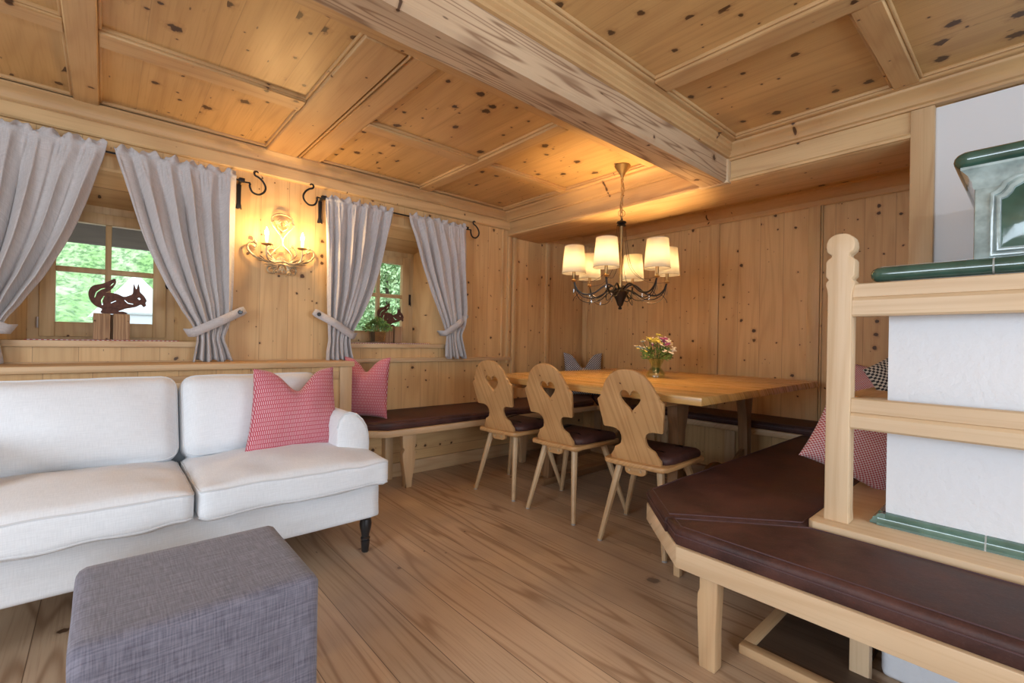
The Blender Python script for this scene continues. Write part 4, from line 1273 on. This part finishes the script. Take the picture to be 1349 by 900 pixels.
def rod(x0, x1, label):
    z = 1.962
    r = thing('curtain_rod', ((x0 + x1) / 2, YC, z), label, 'curtain rod', group='wrought iron curtain rods')
    bm = B(); tube(bm, [(x0, YC, z), (x1, YC, z)], .0055, 8); finish('pole', bm, IRON, r)
    for s, x in ((-1, x0), (1, x1)):
        bm = B(); 
        prism(bm, [(x - .012, 1.955), (x + .012, 1.955), (x + .010, 1.84), (x + .017, 1.800), (x + .005, 1.806), (x - .003, 1.800), (x - .017, 1.803), (x - .010, 1.84)], 1, 3.318, 3.330, .002)
        tube(bm, [(x, 3.322, z - .002), (x, YC - .004, z)], .008, 8)
        box(bm, x - .016, x + .016, YC - .014, YC + .014, z - .010, z + .014, .003)
        finish('bracket', bm, IRON, r)
        pt = [(.0, -.012), (.047, -.008), (.045, -.030), (.060, -.062), (.094, -.071), (.124, -.050), (.134, -.018), (.120, .014), (.096, .036), (.074, .046), (.069, .064), (.083, .072), (.092, .064)]
        P = [(x + s * a, YC, z + b + .004) for a, b in pt]
        sp_ = spline(P[:2], 2)[:-1] + spline(P[1:], 5)
        bm = B(); tube(bm, sp_, [.005] * 3 + [.0062] * (len(sp_) - 11) + [.0058, .0054, .005, .0046, .0042, .004, .0042, .005], 8); finish('hook_finial', bm, IRON, r)
rod(-.60, .622, 'wrought iron curtain rod with hook ends above the left window')
rod(1.118, 2.318, 'wrought iron curtain rod with hook ends above the right window')

# ------------------------------------------------------------------ wall lamp
sc = thing('wall_lamp', (.875, 3.30, 1.60), 'ornate cream and gold scrolled wall lamp with two candle bulbs', 'wall lamp')
SX = .872
def S3(P, y=3.305): return [(SX + a, y if len(q) < 2 else y + q[1], b) for a, b, *q_ in P for q in [q_ or [0]]]
bm = B()
def scroll(pts, r0=.006, r1=.003, y=3.300, flat=True):
    for s in (-1, 1):
        P = spline([(SX + s * p[0], y - (p[2] if len(p) > 2 else 0), p[1]) for p in pts], 6)
        n = len(P); tube(bm, P, [r0 + (r1 - r0) * i / (n - 1) for i in range(n)], 8)
# central lyre: crossing strands
scroll([(0, 1.470), (.060, 1.520), (.050, 1.560), (.010, 1.600), (0, 1.62)], .006, .005)
scroll([(0, 1.60), (.004, 1.65), (.035, 1.70), (.062, 1.735), (.056, 1.765), (.036, 1.750), (.045, 1.735)], .006, .003)
scroll([(.066, 1.752), (.062, 1.785), (.030, 1.806), (0, 1.810)], .006, .006)
scroll([(0, 1.700), (.028, 1.722), (.024, 1.745), (.010, 1.735)], .005, .003)
# big side C arms
scroll([(.030, 1.480), (.095, 1.492), (.160, 1.515), (.200, 1.555), (.196, 1.592), (.170, 1.604), (.150, 1.590), (.160, 1.575), (.172, 1.585)], .008, .004)
scroll([(.0, 1.50, .02), (.050, 1.488, .03), (.095, 1.500, .05), (.108, 1.545, .06), (.108, 1.582, .06)], .006, .005)
scroll([(.060, 1.520), (.090, 1.560), (.070, 1.600), (.050, 1.590), (.056, 1.575)], .005, .003)
# bottom curls
scroll([(.0, 1.480), (.040, 1.475), (.085, 1.455), (.080, 1.425), (.050, 1.418), (.030, 1.435), (.045, 1.450), (.055, 1.438)], .007, .004, 3.297)
scroll([(.0, 1.470), (.025, 1.430), (.0, 1.425)], .006, .004, 3.297)
finish('scrollwork', bm, CREAM, sc)
def leaf(cx, cz, ang, ln, w, y=3.292, fan=3):
    bm = B()
    for k in range(fan):
        a = ang + (k - (fan - 1) / 2) * .35; d = Vector((math.cos(a), 0, math.sin(a))); s = Vector((-d.z, 0, d.x)); p = Vector((SX + cx, y, cz))
        m1_ = bm.verts.new(p + d * ln * .5 + Vector((0, -.010, 0)))
        v = [bm.verts.new(q) for q in (p, p + d * ln * .45 + s * w, p + d * ln + Vector((0, -.006, 0)), p + d * ln * .45 - s * w)]
        bk = bm.verts.new(p + d * ln * .5 + Vector((0, .002, 0)))
        for i in range(4): bm.faces.new((v[i], v[(i + 1) % 4], m1_)); bm.faces.new((v[(i + 1) % 4], v[i], bk))
    finish('leaf_ornament', bm, CREAM, sc, smooth=False)
for s in (0, PI):
    c_ = lambda a: (a if s == 0 else PI - a); k = 1 if s == 0 else -1
    leaf(.03 * k, 1.485, c_(.15), .085, .012); leaf(.02 * k, 1.478, c_(-.6), .075, .011); leaf(.095 * k, 1.495, c_(.3), .06, .008)
    leaf(.150 * k, 1.590, c_(.9), .035, .008, fan=2); leaf(.045 * k, 1.740, c_(2.3), .045, .008); leaf(.060 * k, 1.590, c_(1.4), .03, .006, fan=2); leaf(.052 * k, 1.748, c_(-.2), .03, .007, fan=2)
    leaf(.045 * k, 1.445, c_(-1.7), .035, .008)
leaf(0, 1.475, -PI / 2, .05, .012); leaf(0, 1.475, PI / 2, .06, .010, fan=1)
bm = B(); lathe(bm, [(.0, -.004), (.03, -.004), (.034, 0), (.03, .004), (.0, .004)], (0, 0, 0), 16)
bmesh.ops.transform(bm, matrix=Matrix.Translation((SX, 3.322, 1.50)) @ Matrix.Rotation(rad(90), 4, 'X'), verts=bm.verts); finish('wall_plate', bm, CREAM, sc)
def point(name, loc, power, r=.012, col=(1, .64, .27)):
    l = bpy.data.lights.new(name, 'POINT'); l.energy = power; l.color = col; l.shadow_soft_size = r
    o = bpy.data.objects.new(name, l); S.collection.objects.link(o); o.location = loc; return o
for s in (-1, 1):
    x, y = SX + s * .108, 3.24
    bm = B(); lathe(bm, [(.004, 0), (.012, .002), (.030, .008), (.032, .013), (.012, .012), (.010, .016)], (x, y, 1.580), 18); d_ = finish('drip_pan', bm, BRASS, sc)
    bm = B(); lathe(bm, [(.0095, 0), (.0105, .01), (.010, .045), (.008, .048), (.0, .048)], (x, y, 1.594), 14); finish('candle_sleeve', bm, plain('cream_candle', (.75, .66, .48), .5), sc)
    bm = B(); lathe(bm, [(.005, 0), (.011, .012), (.012, .02), (.008, .035), (.003, .050), (.0, .058)], (x, y, 1.642), 14); finish('bulb', bm, BULB, sc)
    p_ = point('wall_lamp_light', (x, y - .022, 1.665), 5.0, .016)

# ------------------------------------------------------------------ chandelier
CX, CY = 2.665, 1.911
cl = thing('chandelier', (CX, CY, 1.23), 'dark metal chandelier with six glowing cream shades over the table', 'chandelier')
bm = B(); lathe(bm, [(.0, 0), (.052, 0), (.055, -.006), (.048, -.018), (.024, -.052), (.014, -.070), (.010, -.085), (.0, -.09)], (CX, CY, ZP), 28); finish('ceiling_rose', bm, BRASS, cl)
bm = B()
z = 2.145; k = 0
while z > 1.875:
    a = 0 if k % 2 else PI / 2; u = Vector((math.cos(a), math.sin(a), 0))
    pts = [Vector((CX, CY, z - .016)) + u * .008 * math.cos(t) + Vector((0, 0, .019 * math.sin(t))) for t in [2 * PI * q / 14 for q in range(14)]]
    tube(bm, pts, .0032, 6, closed=True); z -= .030; k += 1
pts = [(CX + .024 * math.cos(t) * .8, CY - .024 * math.cos(t) * .6, 1.895 + .024 * math.sin(t)) for t in [2 * PI * q / 18 for q in range(18)]]
tube(bm, pts, .002, 5, closed=True)
tube(bm, spline([(CX, CY, 2.14), (CX + .010, CY - .01, 2.05), (CX - .006, CY + .01, 1.95), (CX + .01, CY, 1.83)], 6), .0022, 5)
finish('chain', bm, BRASS, cl)
bm = B(); lathe(bm, [(.0, 1.862), (.006, 1.860), (.010, 1.845), (.030, 1.838), (.034, 1.828), (.022, 1.822), (.030, 1.812), (.012, 1.806), (.0, 1.805)][::-1], (CX, CY, 0), 20); finish('cap', bm, BRONZE, cl)
bm = B(); tube(bm, [(CX, CY, 1.38), (CX, CY, 1.81)], .0125, 12); finish('central_rod', bm, BRASS, cl)
bm = B(); lathe(bm, [(.0, 1.232), (.010, 1.234), (.014, 1.242), (.008, 1.252), (.018, 1.262), (.024, 1.280), (.034, 1.305), (.052, 1.340), (.060, 1.352), (.052, 1.360), (.024, 1.372), (.015, 1.385), (.0, 1.385)], (CX, CY, 0), 24); finish('bowl', bm, BRONZE, cl)
RA = .322
th0 = math.atan2(math.cos(YAW) * -1, math.sin(YAW))  # direction of image right in plan
rgt = Vector((math.sin(YAW), -math.cos(YAW), 0)); fwd = Vector((math.cos(YAW), math.sin(YAW), 0))
for i in range(6):
    a = rad(-29 + 60 * i)
    u = rgt * math.sin(a) - fwd * math.cos(a)
    side = Vector((-u.y, u.x, 0))
    P = lambda r_, z_, s_=0: Vector((CX, CY, 0)) + u * r_ + side * s_ + Vector((0, 0, z_))
    bm = B()
    tube(bm, spline([P(.02, 1.365), P(.07, 1.402), P(.11, 1.395), P(.18, 1.345), P(.25, 1.335), P(.30, 1.37), P(RA, 1.425)], 6), .0062, 6)
    tube(bm, spline([P(.02, 1.37, .004), P(.09, 1.355, .02), P(.17, 1.312, .02), P(.24, 1.310, .01), P(.295, 1.350), P(RA, 1.42)], 6), .0035, 6)
    tube(bm, spline([P(.05, 1.375, -.004), P(.10, 1.33, -.02), P(.17, 1.285, -.03), P(.25, 1.285, -.02), P(.30, 1.33), P(RA, 1.415)], 6), .0026, 5)
    tube(bm, spline([P(.28, 1.345), P(.315, 1.31), P(.325, 1.285)], 4), .0022, 5)
    am = finish('arm', bm, BRONZE, cl)
    # bead chains from the cap down to the arm
    bm = B()
    tube(bm, spline([P(.028, 1.82), P(.040, 1.70), P(.075, 1.53), P(.16, 1.44), P(.24, 1.42), P(RA, 1.425)], 6), .0014, 5)
    finish('bead_chain', bm, BRONZE, cl)
    bm = B(); lathe(bm, [(.003, 1.415), (.014, 1.420), (.020, 1.428), (.010, 1.433), (.008, 1.44), (.0105, 1.445), (.0105, 1.505), (.0, 1.506)], (*P(RA, 0).to_2d(), 0), 14); finish('lamp_holder', bm, BRASS, am)
    bm = B(); q = P(RA, 0)
    lathe(bm, [(.082, 1.476), (.0665, 1.662)], (q.x, q.y, 0), 40, cap=False)
    sh = finish('lamp_shade', bm, SHADE, cl); md = sh.modifiers.new('cloth', 'SOLIDIFY'); md.thickness = .0016
    bm = B(); tube(bm, [(q.x + .082 * math.cos(t), q.y + .082 * math.sin(t), 1.476) for t in [2 * PI * w / 40 for w in range(40)]], .0016, 5, closed=True)
    finish('shade_trim', bm, plain('shade_trim', (.5, .42, .3), .8), sh); bm = B()
    tube(bm, [(q.x + .0665 * math.cos(t), q.y + .0665 * math.sin(t), 1.662) for t in [2 * PI * w / 40 for w in range(40)]], .0016, 5, closed=True)
    finish('shade_trim', bm, plain('shade_trim', (.5, .42, .3), .8), sh)
    bm = B(); lathe(bm, [(.006, 1.505), (.015, 1.525), (.018, 1.545), (.012, 1.568), (.0, 1.582)], (q.x, q.y, 0), 12); finish('bulb', bm, BULB, am)
    point('chandelier_light', (q.x, q.y, 1.572), 11.0, .02)
    # crystal drop
    bm = B()
    for dr in (RA, .20):
        w = P(dr, 0); zt = 1.405 if dr == RA else 1.335
        tube(bm, [(w.x, w.y, zt), (w.x, w.y, zt - .03)], .001, 4)
        lathe(bm, [(.0, zt - .072), (.006, zt - .058), (.004, zt - .04), (.0, zt - .03)], (w.x, w.y, 0), 6)
    finish('crystal_drop', bm, CLEAR, am, smooth=False)

# ------------------------------------------------------------------ sill decorations
def squirrel(x0, z0, y, k, label, blk):
    sil = [(-.012, 1.119), (-.012, 1.142), (-.038, 1.157), (-.059, 1.183), (-.069, 1.218), (-.065, 1.248), (-.047, 1.272), (-.014, 1.283), (.015, 1.300), (.041, 1.317), (.046, 1.295), (.036, 1.269), (.020, 1.248), (.003, 1.236),
           (.027, 1.236), (.054, 1.231), (.081, 1.218), (.104, 1.227), (.119, 1.239), (.121, 1.267), (.124, 1.295), (.133, 1.268), (.138, 1.270), (.144, 1.297), (.150, 1.275), (.153, 1.250), (.170, 1.230), (.183, 1.203), (.178, 1.188), (.181, 1.174),
           (.169, 1.164), (.157, 1.177), (.137, 1.164), (.113, 1.156), (.090, 1.150), (.071, 1.140), (.058, 1.133), (.082, 1.133), (.094, 1.119)]
    hl = [[(-.045, 1.205), (-.038, 1.235), (-.018, 1.255), (.002, 1.262), (.0, 1.258), (-.017, 1.250), (-.034, 1.232), (-.041, 1.205)],
          [(-.013, 1.165), (-.017, 1.190), (-.006, 1.215), (-.002, 1.215), (-.011, 1.190), (-.008, 1.165)],
          [(.024, 1.180), (.045, 1.193), (.048, 1.191), (.026, 1.177)],
          [(.018, 1.272), (.034, 1.292), (.037, 1.290), (.022, 1.270)],
          [(.085, 1.200), (.100, 1.184), (.122, 1.180), (.122, 1.176), (.098, 1.180), (.083, 1.197)],
          [(.141, 1.213), (.149, 1.218), (.156, 1.209), (.150, 1.204)]]
    T = lambda P: [(x0 + a * k, z0 + (b - 1.119) * k) for a, b in P]
    def smooth_poly(P, n=3):
        out = []
        for i in range(len(P)):
            p0, p1, p2, p3 = (Vector(P[(i + d) % len(P)]) for d in (-1, 0, 1, 2))
            for kk in range(n):
                t = kk / n
                q = .5 * ((2 * p1) + (p2 - p0) * t + (2 * p0 - 5 * p1 + 4 * p2 - p3) * t * t + (3 * p1 - p0 - 3 * p2 + p3) * t ** 3)
                out.append((q.x, q.y))
        return out
    bm = B(); prism(bm, smooth_poly(T(sil)), 1, y - .0015, y + .0015, holes=[T(h) for h in hl])
    o = finish('squirrel_figure', bm, RUST, None, smooth=False, loc=(x0, y, z0)); tag(o, label, 'figure')
    bx0, bx1, bz0, bz1, lb = blk
    xs = bx0 + (bx1 - bx0) * .50
    r = thing('wood_block', ((bx0 + bx1) / 2, y, bz0), lb, 'wood block')
    bm = B()
    def f(p, q): return p + wobble(p, 25, .002)
    rbox(bm, ((bx0 + xs - .006) / 2, y, (bz0 + bz1) / 2), ((xs - .006 - bx0) / 2, .045, (bz1 - bz0) / 2), .003, 8, f)
    rbox(bm, ((bx1 + xs + .006) / 2, y, (bz0 + bz1) / 2), ((bx1 - xs - .006) / 2, .045, (bz1 - bz0) / 2), .003, 8, f)
    box(bm, bx0 + .01, bx1 - .01, y + .01, y + .042, bz0 + .003, bz1 - .003)
    finish('block', bm, OLD(2), r)
squirrel(0, 1.118, 3.45, 1.0, 'dark rusted metal squirrel silhouette in the left window', (-.048, .108, .971, 1.117, 'split rough wooden block under the squirrel in the left window'))
squirrel(1.700, 1.108, 3.50, .93, 'dark rusted metal squirrel silhouette in the right window', (1.690, 1.835, .971, 1.107, 'rough wooden block under the squirrel in the right window'))
for x0, x1, nm, mt in ((-.30, .33, 'left', REDT), (1.36, 2.03, 'right', REDT)):
    bm = B(); N = 30; g = []
    for i in range(N + 1):
        x = x0 + (x1 - x0) * i / N
        g.append([bm.verts.new((x, yy, .9668 + .0006 * math.sin(i * 1.3))) for yy in (3.335, 3.45, 3.575)])
    for A, C in zip(g, g[1:]):
        for k in range(2): bm.faces.new((A[k], C[k], C[k + 1], A[k + 1]))
    o = finish('sill_runner', bm, mt, None); md = o.modifiers.new('cloth', 'SOLIDIFY'); md.thickness = .003; md.offset = 1
    tag(o, 'red and white checked cloth runner on the %s window sill' % nm, 'runner')
# potted plant in a square glass
pp = thing('potted_plant', (1.605, 3.42, .971), 'small bushy green plant in a square glass pot in the right window', 'potted plant')
bm = B(); zz = .971
def frus(bm, c, z0, z1, h0, h1):
    a = [bm.verts.new((c[0] + sx * h0, c[1] + sy * h0, z0)) for sx, sy in ((-1, -1), (1, -1), (1, 1), (-1, 1))]
    b = [bm.verts.new((c[0] + sx * h1, c[1] + sy * h1, z1)) for sx, sy in ((-1, -1), (1, -1), (1, 1), (-1, 1))]
    for k in range(4): bm.faces.new((a[k], a[(k + 1) % 4], b[(k + 1) % 4], b[k]))
    bm.faces.new(a[::-1]); return b
b_ = frus(bm, (1.605, 3.42), zz, zz + .105, .042, .052); finish('pot', bm, CLEAR, pp, smooth=False)
bm = B(); b_ = frus(bm, (1.605, 3.42), zz + .012, zz + .085, .035, .042); bm.faces.new(b_); finish('soil', bm, SOIL, pp, smooth=False)
bm = B(); rnd = random.Random(9)
for i in range(700):
    a = rnd.random() * 2 * PI; e = rnd.random() ** .5; z = rnd.random() ** .8
    R_ = .105 * e * math.sin(PI * min(1, .25 + .75 * z)) ** .5
    p = (1.605 + R_ * math.cos(a), 3.42 + R_ * .7 * math.sin(a), zz + .085 + .125 * z * (1 - .35 * e))
    leafquad(bm, p, (math.cos(a), math.sin(a), rnd.uniform(-.3, .9)), rnd.uniform(.014, .026), .006)
finish('foliage', bm, GREEN, pp, smooth=False)
bm = B()
for i in range(10):
    a = 2 * PI * i / 10; tube(bm, [(1.605 + .01 * math.cos(a), 3.42 + .01 * math.sin(a), zz + .08), (1.605 + .06 * math.cos(a), 3.42 + .04 * math.sin(a), zz + .18)], .002, 5)
finish('stems', bm, GREEND, pp)
